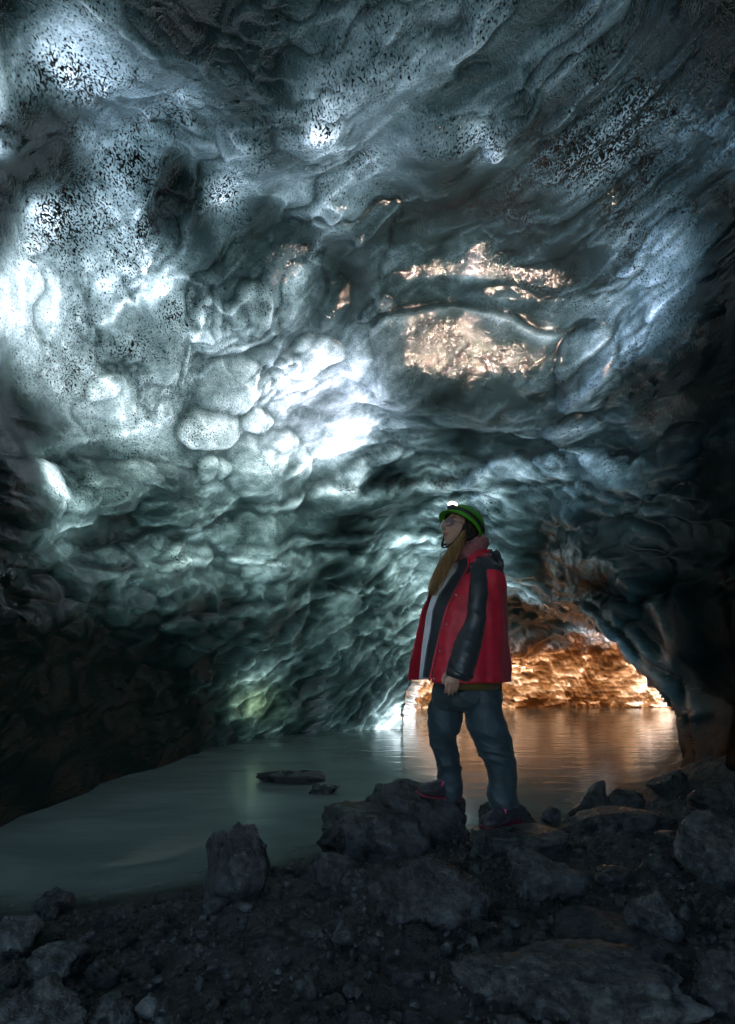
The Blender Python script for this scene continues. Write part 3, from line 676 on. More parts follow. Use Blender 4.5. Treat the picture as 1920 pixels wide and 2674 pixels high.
ROCKS = [
    ((528, 708, 2146, 2350), 5, 'tall upright pointed boulder standing alone at the water edge', dict(sub=5, taper=.20, skew=.12, peak=.14, facets=6, dmin=.5, rough=.16, deep=.8)),
    ((823, 1150, 2110, 2275), 8, 'broad rounded dark boulder left of the standing person', dict(sub=5, facets=9, rough=.13, flat=.55, Y=2.98)),
    ((950, 1244, 2030, 2215), 12, 'dark boulder beneath the forward foot, nearest to the water', dict(sub=5, facets=8, rough=.12, skew=-.2, Y=3.16, deep=.62)),
    ((1245, 1405, 2082, 2190), 17, 'dark rock wedged behind the heel of the rear boot', dict(facets=8, Y=3.12, skew=-.2, deep=.7)),
    ((1411, 1468, 2105, 2150), 21, 'small rounded stone between the rear boot and the pointed rock', dict(facets=5, rough=.08, Y=3.35, mat='g')),
    ((1482, 1596, 2036, 2150), 24, 'sharp pointed rock against the golden water right of the person', dict(facets=9, taper=.35, skew=.3, Y=3.75, dmin=.5)),
    ((1566, 1684, 2056, 2150), 29, 'blocky grey rock right beside the sharp pointed rock', dict(facets=8, Y=3.7, mat='g', dmin=.55)),
    ((1478, 1720, 2115, 2215), 33, 'long low rock in front of the pointed rock', dict(sub=5, facets=8, flat=.5, Y=3.2, deep=.7)),
    ((1226, 1488, 2164, 2275), 38, 'flat grey slab under the rear boot', dict(sub=5, facets=9, flat=.25, rough=.10, Y=2.78, deep=.75, mat='g')),
    ((1328, 1534, 2218, 2350), 43, 'large angular block in front of the flat slab', dict(sub=5, facets=12, dmin=.52, rough=.10, mat='g')),
    ((960, 1292, 2240, 2425), 47, 'wide black low boulder in the middle of the foreground', dict(sub=5, facets=10, rough=.16, deep=.7)),
    ((1640, 1770, 2318, 2465), 52, 'angular pale-topped boulder right of the foreground', dict(sub=5, facets=11, dmin=.5, mat='g')),
    ((1648, 1760, 2446, 2515), 57, 'low grey stone just below the angular pale-topped boulder', dict(facets=8, mat='g')),
    ((1362, 1466, 2428, 2500), 61, 'small grey stone behind the big foreground slab', dict(facets=9, dmin=.5, mat='g')),
    ((1180, 1800, 2500, 2780), 67, 'huge mottled grey slab at the bottom edge right of centre', dict(sub=6, facets=14, rough=.20, flat=.5, deep=.6, mat='g', Y=1.45)),
    ((1672, 1778, 2228, 2290), 71, 'rounded stone beside the large boulder at the right edge', dict(facets=6, rough=.09)),
    ((1775, 1985, 2118, 2310), 76, 'large rounded boulder at the right edge below the ice', dict(sub=5, facets=7, rough=.09, mat='g')),
    ((1704, 1776, 2128, 2176), 81, 'small flat stone behind the rounded stone on the right', dict(facets=7, flat=.4)),
    ((1714, 1800, 2174, 2212), 83, 'thin dark stone under the small flat one on the right', dict(facets=7, flat=.4)),
    ((1552, 1654, 2264, 2330), 88, 'low flat stone right of the large angular block', dict(facets=7, flat=.3)),
    ((1886, 2010, 2345, 2440), 92, 'dark rock cut by the right edge of the picture', dict(facets=8)),
    ((1455, 1705, 2398, 2470), 95, 'long low black rock left of the angular pale-topped boulder', dict(facets=9, flat=.35)),
    ((1090, 1240, 2290, 2360), 99, 'dark lump resting behind the wide black boulder', dict(facets=8)),
    ((100, 200, 2322, 2385), 103, 'rounded stone standing in the shallows at the left shore', dict(facets=6, rough=.09, Y=2.5)),
    ((106, 152, 2362, 2412), 107, 'smaller stone leaning in front of the rounded shallows stone', dict(facets=7, mat='g')),
    ((-40, 114, 2388, 2498), 111, 'round boulder at the left edge on the sand', dict(sub=5, facets=6, rough=.09, mat='g')),
    ((80, 228, 2466, 2572), 116, 'grey angular boulder at lower left', dict(sub=5, facets=10, dmin=.52, mat='g')),
    ((226, 316, 2510, 2595), 121, 'dark boulder right of the grey angular one at lower left', dict(facets=8, rough=.10)),
    ((-60, 238, 2562, 2740), 126, 'big low boulder in the bottom left corner', dict(sub=5, facets=9, rough=.12, mat='g')),
    ((284, 358, 2610, 2690), 131, 'cracked stone at the bottom edge left of centre', dict(facets=9, dmin=.55, mat='g')),
    ((280, 354, 2364, 2412), 136, 'low stone on the left shoreline', dict(facets=7, flat=.4, mat='g')),
    ((244, 300, 2390, 2428), 139, 'flat dark stone beside the low shoreline stone', dict(facets=7, flat=.4)),
    ((704, 740, 2262, 2296), 142, 'small dark stone at the foot of the tall upright boulder', dict(facets=6)),
    ((738, 806, 2254, 2296), 145, 'low shoreline stone between the upright and the broad boulder', dict(facets=8, flat=.4)),
    ((800, 946, 2222, 2310), 149, 'dark rock tucked under the left side of the broad boulder', dict(sub=5, facets=9)),
    ((886, 960, 2272, 2335), 153, 'small lump of rock between the broad and the black boulder', dict(facets=8)),
    ((668, 850, 2010, 2056), 157, 'low gravel-topped rock breaking the water surface', dict(sub=5, facets=7, flat=.3, Y=5.0, deep=.55)),
    ((806, 888, 2048, 2078), 161, 'small wet rock awash beside the larger one in the water', dict(facets=7, flat=.3, Y=4.62, deep=.6)),
    ((530, 640, 2500, 2548), 165, 'half-buried flat stone in the middle of the sand', dict(facets=8, flat=.3)),
    ((760, 850, 2418, 2460), 168, 'half-buried dark stone left of the wide black boulder', dict(facets=8, flat=.4)),
    ((1000, 1110, 2520, 2580), 171, 'half-buried dark rock left of the huge slab', dict(facets=8, flat=.4)),
    ((1790, 1930, 2040, 2120), 175, 'dark rubble block under the ice wall on the right', dict(facets=9)),
    ((1690, 1800, 2010, 2080), 178, 'dark bank stone by the golden water on the right', dict(facets=8)),
    ((1800, 1960, 2480, 2640), 182, 'black boulder in the bottom right corner', dict(sub=5, facets=8, rough=.12)),
]
for bb, sd, lab, kw in ROCKS:
    kw = dict(kw)
    m = M_ROCKG if kw.pop('mat', None) == 'g' else M_ROCK
    rock('boulder', bb, sd, lab, mat=m, **kw)

# loose stones lying on the sand: alike, each its own object
stone_meshes = []
for k in range(6):
    p, f = rock_shape(300 + k, 2, facets=7, rough=.12)
    o = mesh_obj('stone', p, f, M_ROCKG if k % 3 == 0 else M_ROCK)
    stone_meshes.append(o.data); bpy.data.objects.remove(o)
sr = random.Random(5)
placed = 0
while placed < 110:
    sx_ = sr.uniform(20, 1900); sy_ = sr.uniform(2300, 2660) if placed > 25 else sr.uniform(2160, 2330)
    Y = ground_hit(sx_, sy_)
    X = (sx_ - HX) / F * Y
    if shore_dist(np.array([X]), np.array([Y]))[0] < 0.05: continue
    r_ = sr.uniform(0.012, 0.034) * (1.0 if sr.random() < .8 else 1.5)
    o = bpy.data.objects.new('stone', stone_meshes[sr.randrange(6)]); COL.objects.link(o)
    o.scale = (r_ * sr.uniform(.9, 1.5), r_ * sr.uniform(.8, 1.2), r_ * sr.uniform(.5, .85))
    o.rotation_euler = (sr.uniform(-.2, .2), sr.uniform(-.2, .2), sr.uniform(0, 6.28))
    o.location = (X, Y, float(ground_h(np.array([X]), np.array([Y]))[0]) + o.scale.z * .45)
    tag(o, 'small loose dark stone lying on the black sand', 'stone', 'loose stones on the sand')
    placed += 1

# grit: thousands of grains, one mass
gv, gf = ico(1); gr = np.random.RandomState(77)
NG = 13000
gxs = gr.uniform(-2.2, 3.0, NG * 3); gys = gr.uniform(1.2, 4.0, NG * 3)
keep = (np.abs(gxs) < gys * 0.72) & (shore_dist(gxs, gys) > 0.02); gxs = gxs[keep][:NG]; gys = gys[keep][:NG]; NG = len(gxs)
gzs = ground_h(gxs, gys)
rad = gr.lognormal(math.log(0.0048), 0.6, NG)
sc3 = gr.uniform(.6, 1.3, (NG, 3)) * rad[:, None]
jv = gv[None] * (1 + .35 * gr.normal(size=(NG, len(gv), 1)).clip(-1, 1))
V = jv * sc3[:, None, :] + np.stack([gxs, gys, gzs + rad * .3], 1)[:, None, :]
ff = np.array(gf)
FF = (ff[None] + (np.arange(NG) * len(gv))[:, None, None]).reshape(-1, 3)
me = bpy.data.meshes.new('gravel')
me.vertices.add(NG * len(gv)); me.vertices.foreach_set('co', V.reshape(-1).astype(np.float32))
me.loops.add(FF.size); me.loops.foreach_set('vertex_index', FF.reshape(-1).astype(np.int32))
me.polygons.add(len(FF)); me.polygons.foreach_set('loop_start', np.arange(0, FF.size, 3, dtype=np.int32)); me.update(calc_edges=True)
gravel = bpy.data.objects.new('gravel', me); COL.objects.link(gravel); me.materials.append(M_ROCKG)
tag(gravel, 'fine black volcanic grit scattered over the shore', 'gravel', kind='stuff')

# ------------------------------------------------------------------ the person on the rocks
PY0 = 3.1                                   # distance of the figure from the camera
ORG = Vector((0.50, PY0, 0.22))
person = empty('person', ORG)
tag(person, 'person in red and black jacket, green helmet with headlamp, looking up on the rocks', 'person')

def pp(x, y, dy=0.0): return np.array(at(x, y, PY0 + dy))
MPX = PY0 / F

def pm(name, V, faces, mat, parent=None, smooth=True):
    o = mesh_obj(name, np.asarray(V) - np.array(ORG if True else (0, 0, 0)), faces if isinstance(faces, list) else faces.tolist(), mat, parent or person, smooth)
    return o

def quads(R, C, closed=True, caps=False):
    f = []
    cc = C if closed else C - 1
    for r in range(R - 1):
        for c in range(cc):
            f.append([r * C + c, r * C + (c + 1) % C, (r + 1) * C + (c + 1) % C, (r + 1) * C + c])
    if caps:
        f.append(list(range(C))[::-1]); f.append([(R - 1) * C + c for c in range(C)])
    return f

def spline(ctrl, n):
    """Catmull-Rom through the rows of ctrl."""
    c = np.array(ctrl, float); m = len(c)
    e = np.concatenate([[2 * c[0] - c[1]], c, [2 * c[-1] - c[-2]]])
    t = np.linspace(0, m - 1 - 1e-9, n); i = t.astype(int); u = (t - i)[:, None]
    p0, p1, p2, p3 = e[i], e[i + 1], e[i + 2], e[i + 3]
    return 0.5 * (2 * p1 + (p2 - p0) * u + (2 * p0 - 5 * p1 + 4 * p2 - p3) * u ** 2 + (3 * p1 - p0 - 3 * p2 + p3) * u ** 3)

def tube(path, radii, C=16, flat=1.0, ref=(0, 1, 0)):
    """tapered tube through world points; flat scales the radius along ref."""
    path = np.asarray(path, float); radii = np.asarray(radii, float)
    T = np.gradient(path, axis=0); T /= np.linalg.norm(T, axis=1)[:, None] + 1e-9
    V = []
    for p, t, r in zip(path, T, radii):
        rf = np.array(ref, float); v = rf - t * (rf @ t)
        if np.linalg.norm(v) < 1e-3: v = np.array([1.0, 0, 0]) - t * t[0]
        v /= np.linalg.norm(v); u = np.cross(v, t)
        a = np.linspace(0, 2 * math.pi, C, endpoint=False)
        V.append(p + r * (np.cos(a)[:, None] * u + flat * np.sin(a)[:, None] * v))
    V = np.concatenate(V); return V, quads(len(path), C, True, True)

def limb(ctrl, n=40, C=24, depth=0.95):
    """ctrl rows: px, py, dy, half width in photo pixels."""
    s = spline(ctrl, n)
    path = np.array([pp(a, b, c) for a, b, c, _ in s]); rad = s[:, 3] * MPX
    return tube(path, rad, C, depth)

def merge(*parts):
    V = []; Fc = []; o = 0
    for v, f in parts:
        V.append(np.asarray(v)); Fc += [[i + o for i in q] for q in f]; o += len(v)
    return np.concatenate(V), Fc

def fuse(parts, voxel, smooth_it=4):
    """one continuous skin over overlapping closed pieces."""
    V, Fc = merge(*parts)
    me = bpy.data.meshes.new('tmp'); me.from_pydata(V.tolist(), [], Fc)
    o = bpy.data.objects.new('tmp', me); COL.objects.link(o)
    bm = bmesh.new(); bm.from_mesh(me); bmesh.ops.recalc_face_normals(bm, faces=bm.faces); bm.to_mesh(me); bm.free()
    m = o.modifiers.new('r', 'REMESH'); m.mode = 'VOXEL'; m.voxel_size = voxel
    if smooth_it:
        k = o.modifiers.new('s', 'SMOOTH'); k.iterations = smooth_it; k.factor = 0.5
    dg = bpy.context.evaluated_depsgraph_get()
    ev = bpy.data.meshes.new_from_object(o.evaluated_get(dg))
    n = len(ev.vertices); co = np.empty(n * 3, np.float32); ev.vertices.foreach_get('co', co)
    no = np.empty(n * 3, np.float32); ev.vertices.foreach_get('normal', no)
    fc = [list(p.vertices) for p in ev.polygons]
    bpy.data.objects.remove(o); bpy.data.meshes.remove(me); bpy.data.meshes.remove(ev)
    return co.reshape(-1, 3).astype(float), no.reshape(-1, 3).astype(float), fc

def cloth(name, col, rough=0.7, bump=0.25, scale=420, var=0.25, sheen=0.15, coat=0.0):
    b = NT(name); tc = b.n('TexCoord'); obj = tc.outputs['Object']
    n = b.noise(obj, 9, 4, 0.6); fine = b.noise(obj, scale, 2, 0.5)
    c = b.ramp(n, [(0.3, tuple(x * (1 - var) for x in col)), (0.7, tuple(min(1, x * (1 + var)) for x in col))])
    p = b.n('BsdfPrincipled'); b.l(c, p.inputs['Base Color']); p.inputs['Roughness'].default_value = rough
    p.inputs['Sheen Weight'].default_value = sheen
    b.l(b.bump(fine, bump, 0.0015), p.inputs['Normal']); b.l(p.outputs[0], b.out.inputs[0]); return b.m
def plain(name, col, rough=0.4, metal=0.0, spec=0.5):
    b = NT(name); tc = b.n('TexCoord'); n = b.noise(tc.outputs['Object'], 60, 3)
    c = b.ramp(n, [(0.3, tuple(x * .8 for x in col)), (0.7, col)])
    p = b.n('BsdfPrincipled'); b.l(c, p.inputs['Base Color']); p.inputs['Roughness'].default_value = rough; p.inputs['Metallic'].default_value = metal
    p.inputs['Specular IOR Level'].default_value = spec
    b.l(p.outputs[0], b.out.inputs[0]); return b.m
M_RED = cloth('red_shell_fabric', (0.50, 0.005, 0.026), 0.55)
M_BLK = cloth('black_shell_fabric', (0.022, 0.027, 0.032), 0.42)
M_VEST = cloth('black_quilted_fabric', (0.015, 0.019, 0.024), 0.5)
M_WHITE = cloth('pale_sweater_knit', (0.80, 0.74, 0.82), 0.85)
M_TROU = cloth('dark_slate_trouser_fabric', (0.020, 0.040, 0.052), 0.6)
M_OLIVE = cloth('olive_shirt_cotton', (0.11, 0.075, 0.018), 0.85)
M_SCARF = cloth('dusty_rose_scarf', (0.30, 0.10, 0.105), 0.9, 0.5, 180)
M_SKIN = plain('skin', (0.52, 0.29, 0.21), 0.5)
M_LIP = plain('lip_skin', (0.40, 0.13, 0.12), 0.4)
M_HELM = plain('green_helmet_shell', (0.075, 0.36, 0.018), 0.32)
M_STRAP = plain('black_webbing', (0.018, 0.016, 0.020), 0.6)
M_LAMP = plain('grey_lamp_housing', (0.10, 0.10, 0.11), 0.35)
M_BOOT = cloth('charcoal_boot_leather', (0.022, 0.020, 0.026), 0.55)
M_SOLE = plain('rose_rubber_sole', (0.16, 0.02, 0.035), 0.6)
M_LACE = plain('pink_lace', (0.95, 0.05, 0.32), 0.6)
M_METAL = plain('steel', (0.7, 0.7, 0.7), 0.25, 1.0)
M_DARK = plain('dark_print', (0.015, 0.014, 0.02), 0.7)
M_RIM = plain('purple_spectacle_rim', (0.10, 0.05, 0.13), 0.3)

def hair_mat(name, c0, c1):
    b = NT(name); tc = b.n('TexCoord'); m = b.mapping(tc.outputs['Object'], (60, 60, 6))
    n = b.noise(m, 1.0, 4, 0.6)
    p = b.n('BsdfPrincipled'); b.l(b.ramp(n, [(0.3, c0), (0.7, c1)]), p.inputs['Base Color']); p.inputs['Roughness'].default_value = 0.42
    b.l(b.bump(n, 0.5, 0.003), p.inputs['Normal']); b.l(p.outputs[0], b.out.inputs[0]); return b.m
M_HAIR = hair_mat('golden_brown_hair', (0.12, 0.055, 0.02), (0.62, 0.36, 0.14))
M_HAIRD = hair_mat('dark_brown_hair', (0.018, 0.012, 0.009), (0.06, 0.035, 0.02))

# --- head frame: x forward, y her left, z up
yaw, pit = math.radians(30), math.radians(18)
FH = np.array([-math.cos(pit) * math.cos(yaw), -math.cos(pit) * math.sin(yaw), math.sin(pit)])
LH = np.array([math.sin(yaw), -math.cos(yaw), 0.0]); UH = np.cross(FH, LH)
HC = pp(1200, 1388, 0.0)
def hd(x, y, z): return HC + x * FH + y * LH + z * UH
def hdv(A): A = np.asarray(A, float); return HC + A[:, :1] * FH + A[:, 1:2] * LH + A[:, 2:3] * UH

# face, as a deformed ball
nu, nv = 72, 56
th = np.linspace(0.02, math.pi - 0.02, nv); ph = np.linspace(0, 2 * math.pi, nu, endpoint=False)
TT, PPh = np.meshgrid(th, ph, indexing='ij')
dx, dy, dz = np.sin(TT) * np.cos(PPh), np.sin(TT) * np.sin(PPh), np.cos(TT)
hx, hy, hz = 0.096 * dx, 0.075 * dy, 0.114 * dz
low = np.clip(-hz / 0.114, 0, 1)
hy = hy * (1 - 0.36 * low ** 1.6); hx = np.where(hx > 0, hx * (1 - 0.10 * low ** 2), hx * (1 - 0.55 * low))
def g(a, s): return np.exp(-(a / s) ** 2)
fr = (hx > 0.02)
hx = hx + fr * (0.030 * g(hy, .0105) * np.clip(np.where(hz > -.018, (0.032 - hz) / .05, (hz + .036) / .018), 0, 1) ** 1.0
     + 0.006 * g(hy, .019) * g(hz + .018, .010)
     - 0.011 * (g(hy - .031, .016) + g(hy + .031, .016)) * g(hz - .012, .013) + 0.004 * g(hz - .034, .010) * g(hy, .05)
     + 0.005 * (g(hy - .042, .018) + g(hy + .042, .018)) * g(hz + .022, .02)
     + 0.008 * g(hy, .022) * (g(hz + .046, .0055) + 1.1 * g(hz + .060, .006)) - 0.007 * g(hy, .024) * g(hz + .053, .0025)
     + 0.012 * g(hy, .022) * g(hz + .092, .018))
face = (hdv(np.stack([hx, hy, hz], 2).reshape(-1, 3)), quads(nv, nu, True, True))

def sph(c, r, n=14, m=10):
    t = np.linspace(0.05, math.pi - .05, m); p = np.linspace(0, 2 * math.pi, n, endpoint=False)
    A, B = np.meshgrid(t, p, indexing='ij')
    r = np.array(r if hasattr(r, '__len__') else (r, r, r), float)
    V = np.array(c) + np.stack([np.sin(A) * np.cos(B), np.sin(A) * np.sin(B), np.cos(A)], 2).reshape(-1, 3) * r
    return V, quads(m, n, True, True)

def hand(wrist, down, side, fwd, mirror=1):
    """relaxed hand hanging from a wrist: palm, four unequal curled fingers, thumb from the side of the palm."""
    wrist = np.array(wrist, float); out = []
    pal = wrist + down * 0.045
    out.append(tube([wrist - down * .03, wrist, wrist + down * .03, wrist + down * .062, wrist + down * .082], [.024, .024, .034, .037, .033], 14, 0.45, side))
    for k, (o, ln) in enumerate(((.030, .062), (.010, .072), (-.010, .067), (-.029, .052))):
        b = wrist + down * .078 + fwd * o
        p1 = b + down * ln * .45 + side * .006 * mirror
        p2 = p1 + down * ln * .32 + side * .018 * mirror
        p3 = p2 + down * ln * .18 + side * .022 * mirror
        out.append(tube([b - down * .015, b, p1, p2, p3], [.0085, .0088, .0082, .0074, .006], 10))
    tb = wrist + down * .028 + fwd * .030
    out.append(tube([tb - fwd * .01, tb + fwd * .016 + down * .018, tb + fwd * .022 + down * .042 + side * .008 * mirror, tb + fwd * .018 + down * .062 + side * .016 * mirror], [.012, .0115, .0095, .007], 10))
    return out

FB = np.array([-0.87, -0.5, 0.0]); LB = np.array([0.5, -0.87, 0.0])
down = np.array([-0.10, 0, -1.0]); down /= np.linalg.norm(down)
handL = hand(pp(1186, 1742, -0.235), down, np.array([0.05, 1.0, 0]), np.array([-0.95, -0.1, 0.1]))
handR = hand(pp(1172, 1735, 0.235), down, np.array([0.05, -1.0, 0]), np.array([-0.95, 0.1, 0.1]))
body_parts = [face,
    limb([(1212, 1412, .0, 27), (1218, 1440, .0, 27), (1226, 1470, .0, 34)], 8),
    limb([(1230, 1462, .0, 38), (1234, 1500, 0, 44), (1224, 1580, 0, 54), (1216, 1680, 0, 56), (1216, 1780, 0, 66), (1216, 1830, 0, 60)], 24, 24, 1.0),
    limb([(1250, 1490, -.12, 20), (1245, 1560, -.18, 21), (1236, 1640, -.2, 18), (1212, 1700, -.22, 16), (1186, 1745, -.235, 12)], 20),
    limb([(1215, 1495, .12, 20), (1200, 1580, .2, 20), (1188, 1660, .23, 17), (1174, 1738, .235, 12)], 20),
    limb([(1185, 1800, .05, 36), (1160, 1890, .07, 30), (1166, 1960, .1, 22), (1180, 2060, .1, 15), (1184, 2078, .1, 15)], 20),
    limb([(1255, 1800, -.05, 38), (1278, 1915, -.06, 32), (1305, 1990, -.07, 23), (1318, 2090, -.06, 15), (1320, 2105, -.06, 15)], 20)] + handL + handR
bv, bn, bf = fuse(body_parts, 0.0042, 3)
body = pm('body', bv, bf, M_SKIN)
body.data.materials.append(M_LIP)
loc = (bv - HC); lx_ = loc @ FH; ly_ = loc @ LH; lz_ = loc @ UH
lip = (lx_ > .06) & (np.abs(ly_) < .024) & (lz_ < -.0395) & (lz_ > -.067) & (np.abs(lz_ + .053) < .0135 - .010 * (np.abs(ly_) / .024) ** 2)
for p in body.data.polygons:
    if all(lip[i] for i in p.vertices): p.material_index = 1

# eyes, brows, glasses
for s in (1, -1):
    pm('eye', *sph(hd(.0765, .031 * s, .011), .0115), plain('eye_white', (.65, .62, .6), .2))
    pm('iris', *sph(hd(.086, .031 * s, .0125), (.0042, .0042, .0042)), M_DARK)
    pts = np.array([hd(.092 - .018 * abs(k), s * (.014 + .034 * k), .034 + .006 * math.sin(k * 3)) for k in np.linspace(0, 1, 7)])
    pm('eyebrow', *tube(pts, [.0016, .0026, .003, .003, .0026, .002, .001], 6), M_HAIRD)
gparts = []
for s in (1, -1):
    c = hd(.0985, .033 * s, .006); a = np.linspace(0, 2 * math.pi, 25)
    gparts.append(tube([c + .0245 * (np.cos(t) * (LH * .97 - FH * .22 * s) + np.sin(t) * UH * .92) for t in a], [.0018] * 25, 6))
    gparts.append(tube([hd(.093, .057 * s, .012), hd(.06, .074 * s, .014), hd(.0, .080 * s, .012)], [.0018] * 3, 6))
gparts.append(tube([hd(.1, .010, .009), hd(.104, 0, .012), hd(.1, -.010, .009)], [.0016] * 3, 6))
glasses = pm('glasses', *merge(*gparts), M_RIM)
def lens_mat():
    b = NT('spectacle_lens'); tr = b.n('BsdfTransparent'); tr.inputs[0].default_value = (.80, .74, .86, 1)
    gl = b.n('BsdfGlossy', _Roughness=0.05); fr_ = b.n('Fresnel', _IOR=1.8); mx = b.n('MixShader')
    b.l(fr_.outputs[0], mx.inputs[0]); b.l(tr.outputs[0], mx.inputs[1]); b.l(gl.outputs[0], mx.inputs[2]); b.l(mx.outputs[0], b.out.inputs[0]); return b.m
M_LENS = lens_mat()
for s in (1, -1):
    V = [hd(.1, .033 * s, .006)] + [hd(.0985, .033 * s, .006) + .0238 * (math.cos(t) * (LH * .97 - FH * .22 * s) + math.sin(t) * UH * .92) for t in np.linspace(0, 2 * math.pi, 24, endpoint=False)]
    pm('lens', V, [[0, 1 + i, 1 + (i + 1) % 24] for i in range(24)], M_LENS, glasses)

# helmet: shell with a lip, brim, band, lamp
HK = np.array([-.016, 0, .032]); tilt = math.radians(10)
def hel(az, pol, k=1.0, out=0.0):
    x = .125 * k * math.sin(pol) * math.cos(az); y = .106 * k * math.sin(pol) * math.sin(az); z = .118 * k * math.cos(pol)
    if out: x += out * math.cos(az); y += out * .9 * math.sin(az)
    x2 = x * math.cos(tilt) - z * math.sin(tilt) * 1.0; z2 = x * math.sin(tilt) + z * math.cos(tilt)
    return hd(HK[0] + x2, y, HK[2] + z2)
def rimpol(az): return math.radians(93 - 7 * math.cos(az) + 9 * (0.5 - 0.5 * math.cos(az)) ** 2)
NA, NPo = 64, 26
V = []
for j in range(NPo):
    for i in range(NA):
        az = 2 * math.pi * i / NA; f_ = j / (NPo - 1)
        ridge_ = 1 + .022 * max(0, math.cos(az * 1)) ** 0 * math.exp(-((math.sin(az) * math.sin(f_ * 1.6)) / .16) ** 2) * (1 if f_ > .1 else 0)
        V.append(hel(az, 0.03 + f_ * (rimpol(az) - .03), ridge_))
for j in range(6):                      # inner face
    for i in range(NA):
        az = 2 * math.pi * i / NA; V.append(hel(az, rimpol(az) - j * .12, .955))
helmet = pm('helmet', V, quads(NPo + 6, NA, True, True), M_HELM)
V = []
bz = np.linspace(-1.25, 1.25, 33)
for j, (o, zz) in enumerate(((-.004, .006), (.010, .004), (.024, -.002), (.030, -.006), (.030, -.010), (.022, -.008), (.008, -.002), (-.004, -.002))):
    for a in bz:
        e = math.cos(a / 1.25 * math.pi / 2) ** .6
        q = hel(a, rimpol(a), 1.0, o * (e if o > 0 else 1)); V.append(q + UH * zz)
pm('brim', V, quads(8, 33, False), M_HELM, helmet)
V = []
for i in range(NA):
    az = 2 * math.pi * i / NA
    pc = math.radians(70 + 21 * (0.5 - 0.5 * math.cos(az)))
    for dpol, kk in ((-.095, 1.005), (-.09, 1.028), (.09, 1.028), (.095, 1.005)): V.append(hel(az, pc + dpol, kk + .01))
f_ = [[i * 4 + k, ((i + 1) % NA) * 4 + k, ((i + 1) % NA) * 4 + k + 1, i * 4 + k + 1] for i in range(NA) for k in range(3)]
pm('lamp_band', V, f_, M_STRAP, helmet)
for a0 in (.55, .95, 1.35, -.55, -.95):    # vent slots on the crown
    pts = [hel(math.pi - a0, math.radians(k), 1.012) for k in (22, 32, 42)]
    pm('vent', *tube(pts, [.003, .005, .003], 8), M_STRAP, helmet)
lax = FH * .58 + UH * .46 + LH * .66; lax /= np.linalg.norm(lax)
lc = hd(.086, .0, .108)
lampb = pm('headlamp', *tube([lc - lax * .030, lc - lax * .028, lc - lax * .012, lc + lax * .006, lc + lax * .012, lc + lax * .012], [.012, .024, .027, .031, .031, .026], 24), M_LAMP, helmet)
eb = NT('lit_headlamp_lens'); em = eb.n('Emission', _Strength=1.6); em.inputs[0].default_value = (1.0, .80, .62, 1); eb.l(em.outputs[0], eb.out.inputs[0])
pm('lamp_lens', *tube([lc + lax * .0115, lc + lax * .013, lc + lax * .0155], [.0255, .0255, .014], 24), eb.m, lampb)
hl = bpy.data.lights.new('headlamp_beam', 'SPOT'); hlo = bpy.data.objects.new('headlamp_beam', hl); COL.objects.link(hlo)
hl.energy = 250; hl.color = (1.0, .72, .55); hl.spot_size = math.radians(75); hl.spot_blend = 1.0; hl.shadow_soft_size = 0.022
beam = np.array(at(1240, 800, 4.9)) - lc; beam /= np.linalg.norm(beam)
hlo.location = Vector(lc + lax * .03) - ORG
hlo.rotation_euler = Vector(beam).to_track_quat('-Z', 'Y').to_euler(); hlo.parent = person

# straps under the chin and a hanging cord
for s in (1, -1):
    pts = spline([hd(.035, .079 * s, .01), hd(.040, .071 * s, -.045), hd(.055, .045 * s, -.10), hd(.064, .004 * s, -.122)], 14)
    pm('chin_strap', *tube(pts, [.006] * 14, 8, .5), M_STRAP, helmet)
    pts = spline([hd(-.045, .083 * s, -.01), hd(-.01, .078 * s, -.05), hd(.040, .060 * s, -.085)], 12)
    pm('side_strap', *tube(pts, [.006] * 12, 8, .5), M_STRAP, helmet)
pts = spline([pp(1164, 1437, -.07), pp(1152, 1446, -.09), pp(1150, 1462, -.10), pp(1149, 1478, -.105)], 16)
pm('cord', *tube(pts, [.0022] * 15 + [.004], 6), M_STRAP, helmet)

# hair: a dark cap under the helmet, loose golden lengths falling over the chest
V = []
for j in range(18):
    for i in range(40):
        az = math.radians(66) + (2 * math.pi - 2 * math.radians(66)) * i / 39; pol = math.radians(50 + 88 * j / 17)
        k = 1.07 + .03 * math.sin(i * 1.9) - .02 * (j / 17)
        V.append(hd(.100 * k * math.sin(pol) * math.cos(az) - .006, .079 * k * math.sin(pol) * math.sin(az), .118 * k * math.cos(pol)))
hair = pm('hair', V, quads(18, 40, False), M_HAIRD)
hr = random.Random(11)
def lengths(guide, count, spread, rad, sd, sway=2.0):
    r = random.Random(sd); out = []
    n = 26; s = spline(guide, n)
    for k in range(count):
        a = max(-1.9, min(1.9, r.gauss(0, 1))); b_ = r.gauss(0, 1); m = int(n * (1 - .48 * r.random() ** 1.6)); ph_ = r.uniform(0, 6.28); clump_ = math.floor(a * 3) / 3
        wv = sway * r.uniform(.5, 1.3); pts = []
        for q in range(m):
            t = q / (n - 1); sp = spread * (.20 + .80 * math.sin(min(1, t * 1.1) * math.pi * .8))
            aa = a * (1 - .4 * t) + clump_ * .4 * t
            pts.append(pp(s[q][0] + aa * sp + wv * math.sin(t * 13 + clump_ * 7 + .5 * ph_) * t, s[q][1] + b_ * 3 * (1 - t) + wv * .5 * math.cos(t * 9 + ph_) * t, s[q][2] + .010 * b_ - .004 * abs(aa)))
        out.append(tube(pts, np.linspace(1, .35, m) * rad * r.uniform(.6, 1.3), 4))
    return merge(*out)
near_g = [(1214, 1392, -.074), (1203, 1414, -.098), (1186, 1440, -.125), (1166, 1470, -.150), (1151, 1500, -.160), (1140, 1528, -.155), (1131, 1556, -.145)]
far_g = [(1186, 1440, -.02), (1165, 1468, -.06), (1147, 1500, -.09), (1134, 1532, -.10), (1126, 1560, -.10)]
